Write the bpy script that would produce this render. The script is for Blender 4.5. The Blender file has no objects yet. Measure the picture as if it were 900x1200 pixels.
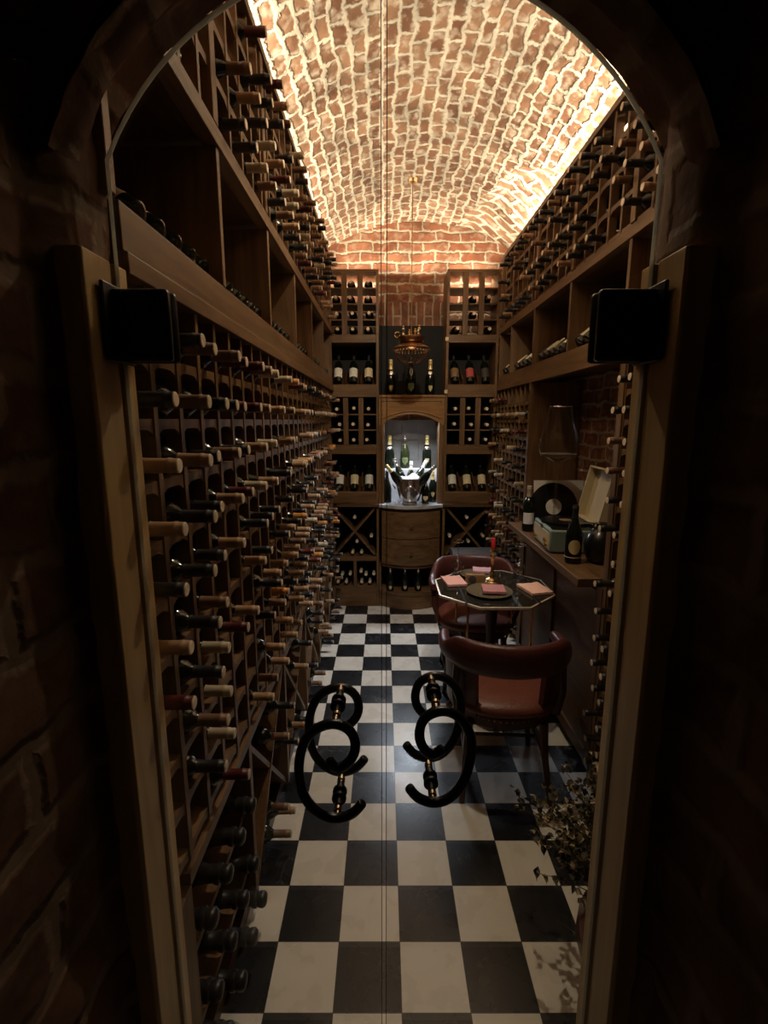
import bpy, math, random
from mathutils import Vector, Matrix, noise
from math import sin, cos, pi, radians as R

SC = bpy.context.scene
COL = SC.collection
random.seed(7)

# ------------------------------------------------------------------ camera, world, exposure
H = 1.688
cam_d = bpy.data.cameras.new('camera')
cam_d.sensor_fit = 'VERTICAL'; cam_d.sensor_height = 24; cam_d.lens = 24*582/1200
cam_d.clip_start = .02
cam = bpy.data.objects.new('camera', cam_d); COL.objects.link(cam)
cam.location = (0, 0, H); cam.rotation_euler = (R(90-10.5), 0, 0)
SC.camera = cam
SC.view_settings.view_transform = 'Standard'; SC.view_settings.look = 'None'
SC.view_settings.gamma = 1; SC.view_settings.use_curve_mapping = False
SC.view_settings.exposure = 0.0
w = bpy.data.worlds.new('world'); SC.world = w; w.use_nodes = True
w.node_tree.nodes['Background'].inputs[0].default_value = (.9, .6, .4, 1)
w.node_tree.nodes['Background'].inputs[1].default_value = .0015

def light(name, kind, loc, power, color, rot=(0, 0, 0), size=.1, size_y=None, spread=None, blend=.5, angle=60):
    d = bpy.data.lights.new(name, kind); d.energy = power; d.color = color
    if kind == 'AREA':
        d.size = size
        if size_y: d.shape = 'RECTANGLE'; d.size_y = size_y
        if spread: d.spread = R(spread)
    else:
        d.shadow_soft_size = size
        if kind == 'SPOT': d.spot_size = R(angle); d.spot_blend = blend
    o = bpy.data.objects.new(name, d); COL.objects.link(o)
    o.location = loc; o.rotation_euler = rot
    return o
WARM = (1, .82, .60)
light('cove_strip_light', 'AREA', (-.62, 2.6, 2.975), 50, WARM, (R(180), R(18), 0), .05, 3.3)
light('cove_strip_light', 'AREA', (1.13, 2.6, 2.975), 66, WARM, (R(180), R(-18), 0), .05, 3.3)
light('cove_strip_light', 'AREA', (.25, 4.55, 2.93), 9, WARM, (R(180), 0, 0), 1.3, .05)
light('niche_strip_light', 'AREA', (.238, 4.405, 1.715), 8, (.80, .87, 1), (R(-24), 0, 0), .34, .03, spread=135)

def aim(a, b): return (Vector(b)-Vector(a)).to_track_quat('-Z', 'Y').to_euler()
FILL_SPOTS = [((.16, 2.08, 3.24), (.10, 1.95, 0), 62, (1, .82, .60), 112), ((.36, 2.06, 3.24), (.02, 3.3, 0), 95, (.90, .92, 1), 44),
         ((.26, 1.90, 3.24), (.26, 4.35, 1.75), 85, (1, .86, .67), 50)]
for a, b, pw_, c_, an_ in FILL_SPOTS: light('added_fill_spot', 'SPOT', a, pw_, c_, aim(a, b), .02, angle=an_, blend=.7)  # unseen spots added above the view to brighten floor, racks and cabinets

# ------------------------------------------------------------------ materials
def mat(name, col, rough=.5, metal=0, spec=.5, bump=0, bscale=40, coat=0, var=0, vscale=6):
    m = bpy.data.materials.new(name); m.use_nodes = True
    nt = m.node_tree; b = nt.nodes['Principled BSDF']
    b.inputs['Base Color'].default_value = (*col, 1)
    b.inputs['Roughness'].default_value = rough; b.inputs['Metallic'].default_value = metal
    b.inputs['Specular IOR Level'].default_value = spec
    b.inputs['Coat Weight'].default_value = coat
    tc = nt.nodes.new('ShaderNodeTexCoord')
    if var:
        n = nt.nodes.new('ShaderNodeTexNoise'); n.inputs['Scale'].default_value = vscale; n.inputs['Detail'].default_value = 4
        nt.links.new(tc.outputs['Object'], n.inputs['Vector'])
        r = nt.nodes.new('ShaderNodeMapRange'); r.inputs[1].default_value = .3; r.inputs[2].default_value = .7
        nt.links.new(n.outputs[0], r.inputs[0])
        mx = nt.nodes.new('ShaderNodeMix'); mx.data_type = 'RGBA'
        mx.inputs[6].default_value = (*[c*(1-var) for c in col], 1); mx.inputs[7].default_value = (*[min(1, c*(1+var)) for c in col], 1)
        nt.links.new(r.outputs[0], mx.inputs[0]); nt.links.new(mx.outputs[2], b.inputs['Base Color'])
    if bump:
        n = nt.nodes.new('ShaderNodeTexNoise'); n.inputs['Scale'].default_value = bscale
        nt.links.new(tc.outputs['Object'], n.inputs['Vector'])
        bp = nt.nodes.new('ShaderNodeBump'); bp.inputs['Strength'].default_value = bump; bp.inputs['Distance'].default_value = .01
        nt.links.new(n.outputs[0], bp.inputs['Height']); nt.links.new(bp.outputs[0], b.inputs['Normal'])
    return m

def wood(name, c1, c2, axis, rough=.45):
    m = bpy.data.materials.new(name); m.use_nodes = True
    nt = m.node_tree; b = nt.nodes['Principled BSDF']; L = nt.links.new
    tc = nt.nodes.new('ShaderNodeTexCoord'); mp = nt.nodes.new('ShaderNodeMapping')
    mp.inputs['Scale'].default_value = [(3 if a == axis else 34) for a in 'xyz']
    L(tc.outputs['Object'], mp.inputs[0])
    n = nt.nodes.new('ShaderNodeTexNoise'); n.inputs['Scale'].default_value = 1; n.inputs['Detail'].default_value = 6; n.inputs['Distortion'].default_value = .6
    L(mp.outputs[0], n.inputs['Vector'])
    n2 = nt.nodes.new('ShaderNodeTexNoise'); n2.inputs['Scale'].default_value = 2.5
    L(tc.outputs['Object'], n2.inputs['Vector'])
    ad = nt.nodes.new('ShaderNodeMath'); ad.operation = 'MULTIPLY_ADD'; ad.inputs[1].default_value = .35
    L(n2.outputs[0], ad.inputs[0]); L(n.outputs[0], ad.inputs[2])
    r = nt.nodes.new('ShaderNodeMapRange'); r.inputs[1].default_value = .45; r.inputs[2].default_value = .95
    L(ad.outputs[0], r.inputs[0])
    mx = nt.nodes.new('ShaderNodeMix'); mx.data_type = 'RGBA'
    mx.inputs[6].default_value = (*c1, 1); mx.inputs[7].default_value = (*c2, 1)
    L(r.outputs[0], mx.inputs[0]); L(mx.outputs[2], b.inputs['Base Color'])
    b.inputs['Roughness'].default_value = rough; b.inputs['Specular IOR Level'].default_value = .35
    bp = nt.nodes.new('ShaderNodeBump'); bp.inputs['Strength'].default_value = .15; bp.inputs['Distance'].default_value = .004
    L(n.outputs[0], bp.inputs['Height']); L(bp.outputs[0], b.inputs['Normal'])
    return m

def brick(name, c1, c2, mortar, bw, rh, ms, dist, bump, uv='UV', dirt=.35):
    m = bpy.data.materials.new(name); m.use_nodes = True
    nt = m.node_tree; b = nt.nodes['Principled BSDF']; L = nt.links.new
    tc = nt.nodes.new('ShaderNodeTexCoord')
    n = nt.nodes.new('ShaderNodeTexNoise'); n.inputs['Scale'].default_value = 7; n.inputs['Detail'].default_value = 3
    L(tc.outputs[uv], n.inputs['Vector'])
    sb = nt.nodes.new('ShaderNodeVectorMath'); sb.operation = 'SUBTRACT'; sb.inputs[1].default_value = (.5, .5, .5)
    L(n.outputs['Color'], sb.inputs[0])
    sc = nt.nodes.new('ShaderNodeVectorMath'); sc.operation = 'SCALE'; sc.inputs['Scale'].default_value = dist
    L(sb.outputs[0], sc.inputs[0])
    n3 = nt.nodes.new('ShaderNodeTexNoise'); n3.inputs['Scale'].default_value = 38; n3.inputs['Detail'].default_value = 3
    L(tc.outputs[uv], n3.inputs['Vector'])
    sb3 = nt.nodes.new('ShaderNodeVectorMath'); sb3.operation = 'SUBTRACT'; sb3.inputs[1].default_value = (.5, .5, .5)
    L(n3.outputs['Color'], sb3.inputs[0])
    sc3 = nt.nodes.new('ShaderNodeVectorMath'); sc3.operation = 'SCALE'; sc3.inputs['Scale'].default_value = dist*.45
    L(sb3.outputs[0], sc3.inputs[0])
    ad = nt.nodes.new('ShaderNodeVectorMath'); L(tc.outputs[uv], ad.inputs[0]); L(sc.outputs[0], ad.inputs[1])
    ad2 = nt.nodes.new('ShaderNodeVectorMath'); L(ad.outputs[0], ad2.inputs[0]); L(sc3.outputs[0], ad2.inputs[1])
    bt = nt.nodes.new('ShaderNodeTexBrick')
    bt.inputs['Scale'].default_value = 1; bt.inputs['Brick Width'].default_value = bw; bt.inputs['Row Height'].default_value = rh
    bt.inputs['Mortar Size'].default_value = ms; bt.inputs['Mortar Smooth'].default_value = .7
    bt.inputs['Color1'].default_value = (*c1, 1); bt.inputs['Color2'].default_value = (*c2, 1); bt.inputs['Mortar'].default_value = (*mortar, 1)
    L(ad2.outputs[0], bt.inputs['Vector'])
    # lime smears over the brick faces
    n2 = nt.nodes.new('ShaderNodeTexNoise'); n2.inputs['Scale'].default_value = 16; n2.inputs['Detail'].default_value = 8
    L(tc.outputs[uv], n2.inputs['Vector'])
    r = nt.nodes.new('ShaderNodeMapRange'); r.inputs[1].default_value = .5; r.inputs[2].default_value = .78; r.inputs[4].default_value = dirt*2
    L(n2.outputs[0], r.inputs[0])
    nb = nt.nodes.new('ShaderNodeTexNoise'); nb.inputs['Scale'].default_value = 5.5; nb.inputs['Detail'].default_value = 5
    L(tc.outputs[uv], nb.inputs['Vector'])
    rb = nt.nodes.new('ShaderNodeMapRange'); rb.inputs[1].default_value = .35; rb.inputs[2].default_value = .65; rb.inputs[3].default_value = .62; rb.inputs[4].default_value = 1.15
    L(nb.outputs[0], rb.inputs[0])
    mb_ = nt.nodes.new('ShaderNodeMix'); mb_.data_type = 'RGBA'; mb_.blend_type = 'MULTIPLY'; mb_.inputs[0].default_value = 1
    L(bt.outputs['Color'], mb_.inputs[6]); L(rb.outputs[0], mb_.inputs[7])
    mx = nt.nodes.new('ShaderNodeMix'); mx.data_type = 'RGBA'; mx.inputs[7].default_value = (*mortar, 1)
    L(r.outputs[0], mx.inputs[0]); L(mb_.outputs[2], mx.inputs[6]); L(mx.outputs[2], b.inputs['Base Color'])
    b.inputs['Roughness'].default_value = .92; b.inputs['Specular IOR Level'].default_value = .2
    iv = nt.nodes.new('ShaderNodeMath'); iv.operation = 'MULTIPLY_ADD'; iv.inputs[1].default_value = -1; iv.inputs[2].default_value = 1
    L(bt.outputs['Fac'], iv.inputs[0])
    hh = nt.nodes.new('ShaderNodeMath'); hh.operation = 'MULTIPLY_ADD'; hh.inputs[1].default_value = .9
    L(n2.outputs[0], hh.inputs[0]); L(iv.outputs[0], hh.inputs[2])
    bp = nt.nodes.new('ShaderNodeBump'); bp.inputs['Strength'].default_value = bump; bp.inputs['Distance'].default_value = .009
    L(hh.outputs[0], bp.inputs['Height']); L(bp.outputs[0], b.inputs['Normal'])
    return m

def floor_mat():
    m = bpy.data.materials.new('checker_marble'); m.use_nodes = True
    nt = m.node_tree; b = nt.nodes['Principled BSDF']; L = nt.links.new
    tc = nt.nodes.new('ShaderNodeTexCoord'); mp = nt.nodes.new('ShaderNodeMapping')
    mp.inputs['Location'].default_value = (-.052+2.0, -1.149+2.0+.2, .1)
    L(tc.outputs['Object'], mp.inputs[0])
    ck = nt.nodes.new('ShaderNodeTexChecker'); ck.inputs['Scale'].default_value = 5
    L(mp.outputs[0], ck.inputs[0])
    n = nt.nodes.new('ShaderNodeTexNoise'); n.inputs['Scale'].default_value = 5; n.inputs['Detail'].default_value = 8; n.inputs['Distortion'].default_value = 1.5
    L(tc.outputs['Object'], n.inputs[0])
    cr = nt.nodes.new('ShaderNodeValToRGB')
    cr.color_ramp.elements[0].position = .485; cr.color_ramp.elements[0].color = (0, 0, 0, 1)
    cr.color_ramp.elements[1].position = .5; cr.color_ramp.elements[1].color = (1, 1, 1, 1)
    e = cr.color_ramp.elements.new(.515); e.color = (0, 0, 0, 1)
    L(n.outputs[0], cr.inputs[0])
    n2 = nt.nodes.new('ShaderNodeTexNoise'); n2.inputs['Scale'].default_value = 1.7; L(tc.outputs['Object'], n2.inputs[0])
    r2 = nt.nodes.new('ShaderNodeMapRange'); r2.inputs[1].default_value = .5; r2.inputs[2].default_value = .7; L(n2.outputs[0], r2.inputs[0])
    vm = nt.nodes.new('ShaderNodeMath'); vm.operation = 'MULTIPLY'; L(cr.outputs[0], vm.inputs[0]); L(r2.outputs[0], vm.inputs[1])
    bk = nt.nodes.new('ShaderNodeMix'); bk.data_type = 'RGBA'; bk.inputs[6].default_value = (.012, .012, .014, 1); bk.inputs[7].default_value = (.2, .19, .18, 1)
    L(vm.outputs[0], bk.inputs[0])
    n3 = nt.nodes.new('ShaderNodeTexNoise'); n3.inputs['Scale'].default_value = 9; n3.inputs['Detail'].default_value = 6; L(tc.outputs['Object'], n3.inputs[0])
    wh = nt.nodes.new('ShaderNodeMix'); wh.data_type = 'RGBA'; wh.inputs[6].default_value = (.62, .57, .49, 1); wh.inputs[7].default_value = (.78, .74, .66, 1)
    L(n3.outputs[0], wh.inputs[0])
    mx = nt.nodes.new('ShaderNodeMix'); mx.data_type = 'RGBA'
    L(ck.outputs['Fac'], mx.inputs[0]); L(bk.outputs[2], mx.inputs[6]); L(wh.outputs[2], mx.inputs[7])
    # joints
    bt = nt.nodes.new('ShaderNodeTexBrick'); bt.offset = 0; bt.inputs['Scale'].default_value = 1
    bt.inputs['Brick Width'].default_value = .2; bt.inputs['Row Height'].default_value = .2; bt.inputs['Mortar Size'].default_value = .0012
    L(mp.outputs[0], bt.inputs['Vector'])
    gx = nt.nodes.new('ShaderNodeMix'); gx.data_type = 'RGBA'; gx.inputs[7].default_value = (.05, .042, .035, 1)
    L(bt.outputs['Fac'], gx.inputs[0]); L(mx.outputs[2], gx.inputs[6]); L(gx.outputs[2], b.inputs['Base Color'])
    rr = nt.nodes.new('ShaderNodeMapRange'); rr.inputs[3].default_value = .2; rr.inputs[4].default_value = .36
    L(n3.outputs[0], rr.inputs[0]); L(rr.outputs[0], b.inputs['Roughness'])
    return m

def thin_glass(name, tint=(.97, .985, .975), rough=.0, ior=1.45):
    m = bpy.data.materials.new(name); m.use_nodes = True
    nt = m.node_tree; nt.nodes.clear(); L = nt.links.new
    o = nt.nodes.new('ShaderNodeOutputMaterial'); t = nt.nodes.new('ShaderNodeBsdfTransparent'); t.inputs[0].default_value = (*tint, 1)
    g = nt.nodes.new('ShaderNodeBsdfGlossy'); g.inputs['Roughness'].default_value = rough
    f = nt.nodes.new('ShaderNodeFresnel'); ge = nt.nodes.new('ShaderNodeNewGeometry')
    mr = nt.nodes.new('ShaderNodeMapRange'); mr.inputs[3].default_value = ior; mr.inputs[4].default_value = 1/ior   # same reflectance from both faces
    L(ge.outputs['Backfacing'], mr.inputs[0]); L(mr.outputs[0], f.inputs[0])
    x = nt.nodes.new('ShaderNodeMixShader'); L(f.outputs[0], x.inputs[0]); L(t.outputs[0], x.inputs[1]); L(g.outputs[0], x.inputs[2]); L(x.outputs[0], o.inputs[0])
    return m

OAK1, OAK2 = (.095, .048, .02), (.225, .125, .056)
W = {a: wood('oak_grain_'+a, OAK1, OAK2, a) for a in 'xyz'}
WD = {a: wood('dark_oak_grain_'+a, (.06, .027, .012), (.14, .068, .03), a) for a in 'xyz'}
M_pine = wood('pine', (.44, .285, .12), (.60, .42, .20), 'z', .35)
M_valance = wood('honey_oak', (.24, .12, .04), (.38, .2, .08), 'x', .35)
M_vault = brick('vault_brick', (.19, .088, .05), (.33, .19, .115), (.64, .57, .46), .125, .070, .0145, .066, 1.0, dirt=.5)
M_wallb = brick('wall_brick', (.24, .09, .05), (.32, .145, .085), (.50, .42, .32), .22, .085, .014, .06, 1.0, dirt=.3)
M_sold = brick('soldier_brick', (.22, .09, .055), (.29, .14, .085), (.46, .36, .27), .3, .07, .012, .02, 1.0, dirt=.15)
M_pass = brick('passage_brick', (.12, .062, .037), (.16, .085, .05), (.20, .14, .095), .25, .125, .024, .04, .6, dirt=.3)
M_floor = floor_mat()
M_glass = thin_glass('door_glass')
M_edge = mat('lit_glass_edge', (.85, .87, .82), .15, 0, .8)  # pale colour stands in for light piped through the glass edge
_nt = M_edge.node_tree; _o = _nt.nodes['Material Output']; _t = _nt.nodes.new('ShaderNodeBsdfTranslucent'); _t.inputs[0].default_value = (.95, .97, .92, 1)
_x = _nt.nodes.new('ShaderNodeMixShader'); _x.inputs[0].default_value = .75
_nt.links.new(_nt.nodes['Principled BSDF'].outputs[0], _x.inputs[1]); _nt.links.new(_t.outputs[0], _x.inputs[2]); _nt.links.new(_x.outputs[0], _o.inputs[0])
M_crystal = thin_glass('crystal', (.90, .91, .91), .03, 1.75)
M_cut = thin_glass('cut_crystal', (.88, .88, .88), .06, 2.3)
M_black = mat('black_metal', (.006, .006, .007), .35, .0, .5)
M_satin = mat('black_satin_bar', (.008, .008, .009), .3, 0, .5)
M_brass = mat('brass', (.75, .50, .20), .25, 1)
M_nickel = mat('pale_nickel', (.80, .74, .62), .2, 1)
M_silver = mat('silver', (.82, .82, .84), .16, 1)
M_bronze = mat('aged_bronze', (.34, .19, .09), .4, 1, var=.3, vscale=30)
M_copper = mat('polished_copper', (.82, .42, .18), .22, 1)
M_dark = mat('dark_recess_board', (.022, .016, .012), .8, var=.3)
M_blackpanel = mat('black_back_panel', (.004, .004, .004), .8)
M_bottle = mat('black_green_bottle_glass', (.006, .009, .005), .12, 0, .6)
M_green = mat('green_bottle_glass', (.026, .032, .012), .12, 0, .6)
M_leather = mat('oxblood_leather', (.09, .025, .019), .36, 0, .5, bump=.15, bscale=120, var=.2, vscale=9)
M_seat = mat('oxblood_seat_leather', (.17, .05, .032), .4, 0, .5, bump=.15, bscale=120)
M_mahog = wood('mahogany', (.05, .016, .009), (.1, .035, .018), 'z', .3)
M_tile = mat('grey_stone', (.17, .165, .16), .45, var=.45, vscale=5)
M_marble = mat('grey_marble', (.42, .42, .45), .18, var=.3, vscale=10)
M_white = mat('white_ledge', (.72, .72, .74), .5)
M_cloth = {'pink': mat('salmon_linen', (.80, .40, .31), .9, bump=.1, bscale=200), 'mauve': mat('mauve_linen', (.62, .34, .36), .9, bump=.1, bscale=200),
           'rose': mat('rose_linen', (.48, .19, .17), .9, bump=.1, bscale=200), 'peach': mat('peach_linen', (.85, .48, .33), .9, bump=.1, bscale=200)}
M_ceramic = mat('olive_stoneware', (.13, .10, .055), .25)
M_red = mat('red_wax', (.55, .02, .02), .4)
M_mint = mat('mint_leatherette', (.20, .27, .225), .55, bump=.1, bscale=200)
M_cream = mat('cream_panel', (.55, .45, .27), .6)
M_paper = mat('white_paper', (.78, .75, .68), .8)
M_paperc = mat('cream_paper', (.72, .60, .38), .8)
M_paperr = mat('red_paper', (.42, .07, .06), .7)
M_papero = mat('brown_paper', (.22, .13, .06), .7)
M_gold = mat('gold_foil', (.80, .62, .27), .35, .4)
M_goldlabel = mat('gold_label', (.70, .55, .27), .5)
M_shield = mat('green_shield_label', (.12, .17, .07), .5)
M_vinyl = mat('black_vinyl', (.008, .008, .008), .25)
M_ink = mat('dark_ink', (.05, .04, .035), .7)
M_pot = mat('dark_red_glaze', (.12, .012, .01), .25)
M_leafp = mat('dry_pale_leaf', (.42, .33, .2), .8, var=.3, vscale=20)
M_leaf = mat('dry_dark_leaf', (.06, .05, .025), .8, var=.3, vscale=20)
M_ice = mat('ice', (.85, .87, .9), .3)
CAPS = {'black': mat('black_foil', (.02, .018, .017), .4, var=.2, vscale=30), 'tan': mat('tan_foil', (.36, .21, .11), .5, var=.2, vscale=30),
        'brown': mat('brown_foil', (.19, .10, .055), .45, var=.2, vscale=30), 'red': mat('dark red foil', (.09, .013, .011), .4, var=.2, vscale=30),
        'orange': mat('copper_orange_foil', (.62, .26, .06), .4), 'ivory': mat('ivory_foil', (.48, .39, .27), .5)}
M_lit_tip = mat('lit_capsule_top', (.80, .65, .48), .55)  # pale tone puts the light on the bottle tips into the colour

# ------------------------------------------------------------------ mesh building
class MB:
    def __init__(s): s.v = []; s.f = []; s.uv = None
    def add(s, vs, fs, M=None):
        k = len(s.v)
        s.v += [tuple(M @ Vector(p)) for p in vs] if M is not None else [tuple(p) for p in vs]
        s.f += [tuple(i+k for i in f) for f in fs]
        return s
    def box(s, x0, x1, y0, y1, z0, z1, M=None):
        return s.add([(x, y, z) for x in (x0, x1) for y in (y0, y1) for z in (z0, z1)],
                     [(0, 1, 3, 2), (4, 6, 7, 5), (0, 4, 5, 1), (2, 3, 7, 6), (0, 2, 6, 4), (1, 5, 7, 3)], M)
    def cbox(s, c, d, M=None):
        return s.box(c[0]-d[0]/2, c[0]+d[0]/2, c[1]-d[1]/2, c[1]+d[1]/2, c[2]-d[2]/2, c[2]+d[2]/2, M)
    def lathe(s, prof, seg=20, M=None, a0=0, a1=2*pi):
        full = abs(a1-a0-2*pi) < 1e-6; n = seg if full else seg+1
        vs = [(r*cos(a0+(a1-a0)*i/seg), r*sin(a0+(a1-a0)*i/seg), z) for r, z in prof for i in range(n)]
        fs = []
        for j in range(len(prof)-1):
            for i in range(seg):
                i2 = (i+1) % n
                fs.append((j*n+i, j*n+i2, (j+1)*n+i2, (j+1)*n+i))
        if full:
            if prof[0][0] > 1e-6: fs.append(tuple(range(n-1, -1, -1)))
            if prof[-1][0] > 1e-6: fs.append(tuple((len(prof)-1)*n+i for i in range(n)))
        return s.add(vs, fs, M)
    def sweep(s, pts, secs, M=None, closed=False, up=Vector((0, 0, 1)), n=12, pw=2.0):
        """secs: per point (half width sideways, half height along up); pw>2 gives squarer sections"""
        pts = [Vector(p) for p in pts]; k = len(pts); vs = []
        for i, p in enumerate(pts):
            a = pts[(i-1) % k] if (closed or i) else pts[i]; b = pts[(i+1) % k] if (closed or i < k-1) else pts[i]
            t = (b-a).normalized()
            sd = t.cross(up)
            if sd.length < 1e-4: sd = t.cross(Vector((1, 0, 0)))
            sd.normalize(); u = sd.cross(t).normalized()
            hw, hh = secs[i] if isinstance(secs, list) else secs
            for j in range(n):
                q = 2*pi*j/n; c, d = cos(q), sin(q)
                c = math.copysign(abs(c)**(2/pw), c); d = math.copysign(abs(d)**(2/pw), d)
                vs.append(p+sd*hw*c+u*hh*d)
        fs = []
        for i in range(k if closed else k-1):
            for j in range(n):
                a, b = i*n, ((i+1) % k)*n
                fs.append((a+j, a+(j+1) % n, b+(j+1) % n, b+j))
        if not closed: fs += [tuple(range(n-1, -1, -1)), tuple((k-1)*n+j for j in range(n))]
        return s.add(vs, fs, M)
    def tube(s, pts, r, n=10, M=None, closed=False):
        secs = [(q, q) for q in r] if isinstance(r, list) else (r, r)
        return s.sweep(pts, secs, M, closed, n=n)
    def prism(s, poly, a0, a1, axis='y', M=None):
        """poly in the plane of the other two axes, extruded along axis"""
        def p3(p, a): return {'x': (a, p[0], p[1]), 'y': (p[0], a, p[1]), 'z': (p[0], p[1], a)}[axis]
        n = len(poly)
        return s.add([p3(p, a0) for p in poly]+[p3(p, a1) for p in poly],
                     [tuple(range(n-1, -1, -1)), tuple(range(n, 2*n))]+[(i, (i+1) % n, n+(i+1) % n, n+i) for i in range(n)], M)
    def build(s, name, m, parent=None, bevel=0, sharp=35, label=None, link=True):
        me = bpy.data.meshes.new(name); me.from_pydata(s.v, [], s.f)
        import bmesh
        bm = bmesh.new(); bm.from_mesh(me); bmesh.ops.recalc_face_normals(bm, faces=bm.faces); bm.to_mesh(me); bm.free()
        me.materials.append(m); me.polygons.foreach_set('use_smooth', [True]*len(me.polygons))
        me.set_sharp_from_angle(angle=R(sharp))
        o = bpy.data.objects.new(name, me)
        if link: COL.objects.link(o)
        if parent is not None: o.parent = parent
        if bevel:
            b = o.modifiers.new('bevel', 'BEVEL'); b.width = bevel; b.segments = 2; b.limit_method = 'ANGLE'; b.angle_limit = R(40)
        if label: o['label'] = label
        return o

def tag(o, label, cat, group=None, kind=None):
    o['label'] = label; o['category'] = cat
    if group: o['group'] = group
    if kind: o['kind'] = kind
    return o
def thing(name, label, cat, loc=(0, 0, 0), rot=(0, 0, 0), group=None):
    o = bpy.data.objects.new(name, None); COL.objects.link(o); o.empty_display_size = .05
    o.location = loc; o.rotation_euler = rot
    return tag(o, label, cat, group)
def struct(o): o['kind'] = 'structure'; return o
def copy_tree(o, parent=None):
    c = o.copy(); COL.objects.link(c)
    if parent is not None: c.parent = parent
    for ch in o.children: copy_tree(ch, c)
    return c
def put(o, loc, rot): o.location = loc; o.rotation_euler = rot; return o
RX = lambda a: Matrix.Rotation(R(a), 4, 'X')
RY = lambda a: Matrix.Rotation(R(a), 4, 'Y')
RZ = lambda a: Matrix.Rotation(R(a), 4, 'Z')
T = lambda x, y, z: Matrix.Translation((x, y, z))

TH = R(10.5)
def P(x, y, X=None, Y=None, Z=None):
    """world point seen at photo pixel x, y on a plane (used only to read real positions)"""
    u = (x-450.5)/582; v = (600-y)/582
    d = Vector((u, cos(TH)+v*sin(TH), -sin(TH)+v*cos(TH)))
    t = X/d.x if X is not None else Y/d.y if Y is not None else (Z-H)/d.z
    return d*t+Vector((0, 0, H))

def grid_surface(name, fn, nu, nv, m, uvfn):
    vs = [fn(i/nu, j/nv) for j in range(nv+1) for i in range(nu+1)]
    fs = [(j*(nu+1)+i, j*(nu+1)+i+1, (j+1)*(nu+1)+i+1, (j+1)*(nu+1)+i) for j in range(nv) for i in range(nu)]
    me = bpy.data.meshes.new(name); me.from_pydata(vs, [], fs)
    uv = me.uv_layers.new(name='UVMap')
    for lp in me.loops:
        k = lp.vertex_index; uv.data[lp.index].uv = uvfn((k % (nu+1))/nu, (k//(nu+1))/nv)
    me.polygons.foreach_set('use_smooth', [True]*len(me.polygons)); me.materials.append(m)
    o = bpy.data.objects.new(name, me); COL.objects.link(o)
    return struct(o)
def rough(p, amp, s=3.5):
    p = Vector(p); return (noise.noise(p*s)+.5*noise.noise(p*s*2.7)+.3*noise.noise(p*s*7))*amp

# ------------------------------------------------------------------ room shell
XL, XR, YB, YD = -.44, .97, 4.68, .93      # rack fronts left / right, back wall, inner face of the door wall
WLx, WRx = -.78, 1.31
CX, VR = .265, 1.45
ZAP = 3.37
struct(MB().box(-1.2, 1.6, -1.2, 4.9, -.06, 0).build('floor', M_floor))
def vault(u, v):
    x = WLx-.02+(WRx-WLx+.04)*u; y = .74+(YB+.02-.74)*v
    z = ZAP-VR+math.sqrt(max(.01, VR*VR-(x-CX)**2))
    return (x, y, z+rough((x, y, 0), .012, 2.5))
def vault_uv(u, v):
    x = WLx+(WRx-WLx)*u
    return ((YB-.92)*v, VR*math.asin(max(-1, min(1, (x-CX)/VR)))+3)
ceil = grid_surface('ceiling', vault, 120, 200, M_vault, vault_uv)
# the groin cell at the back right corner: its courses run across the vault
def groin_x(y): return 1.06-.245*min(1, max(0, (y-3.25)/.28))-.175*max(0, (y-3.53)/.97) if y > 3.25 else 9
_uv = ceil.data.uv_layers[0].data
for p in ceil.data.polygons:
    c = p.center
    if c.x > groin_x(c.y):
        for li in p.loop_indices:
            v = ceil.data.vertices[ceil.data.loops[li].vertex_index].co
            a, b_ = v.y-.7, VR*math.asin((v.x-CX)/VR)+3
            _uv[li].uv = ((a*.42+b_*.91)*.62, (a*.91-b_*.42)*.62)
for v in ceil.data.vertices:
    g = v.co.x-groin_x(v.co.y)
    if g > 0: v.co.z += min(.035, g*.3)
grid_surface('wall_left', lambda u, v: (WLx+rough((0, u*4, v*3), .008), .75+3.95*u, 3.1*v), 40, 30, M_wallb, lambda u, v: (3.95*u, 3.1*v))
grid_surface('wall_right', lambda u, v: (WRx+rough((5, u*4, v*3), .008), .75+3.95*u, 3.1*v), 40, 30, M_wallb, lambda u, v: (3.95*u, 3.1*v))
grid_surface('wall_back', lambda u, v: (WLx-.1+2.3*u, YB+rough((u*2, 9, v*3), .008), 3.5*v), 40, 50, M_wallb, lambda u, v: (2.3*u+.1, 3.5*v+.02))
# soldier course above the black niche
sd = grid_surface('trim_1', lambda u, v: (-.06+.60*u, YB-.03+rough((u*2, 4, v), .006), 2.50+.21*v), 30, 8, M_sold, lambda u, v: (.21*v+.055, .60*u))

# the wall the door stands in: brick reveals left and right and an arch over it
ZC, RA = 1.866, .492
def reveal(sx):
    def f(u, v):
        y = -1.1+2.04*u; z = 3.0*v
        x = .447+(.03 if y < .74 else .022 if y > .882 else 0)+.06*max(0, .3-y)
        return (sx*(x+abs(rough((sx, y*1.2, z), .016, 4))), y, z)
    return f
def rev_uv(u, v): return (2.04*u+.3, 3.0*v)
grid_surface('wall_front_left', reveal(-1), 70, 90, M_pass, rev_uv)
grid_surface('wall_front_right', reveal(1), 70, 90, M_pass, lambda u, v: (2.04*u+.41, 3.0*v+.04))
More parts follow.
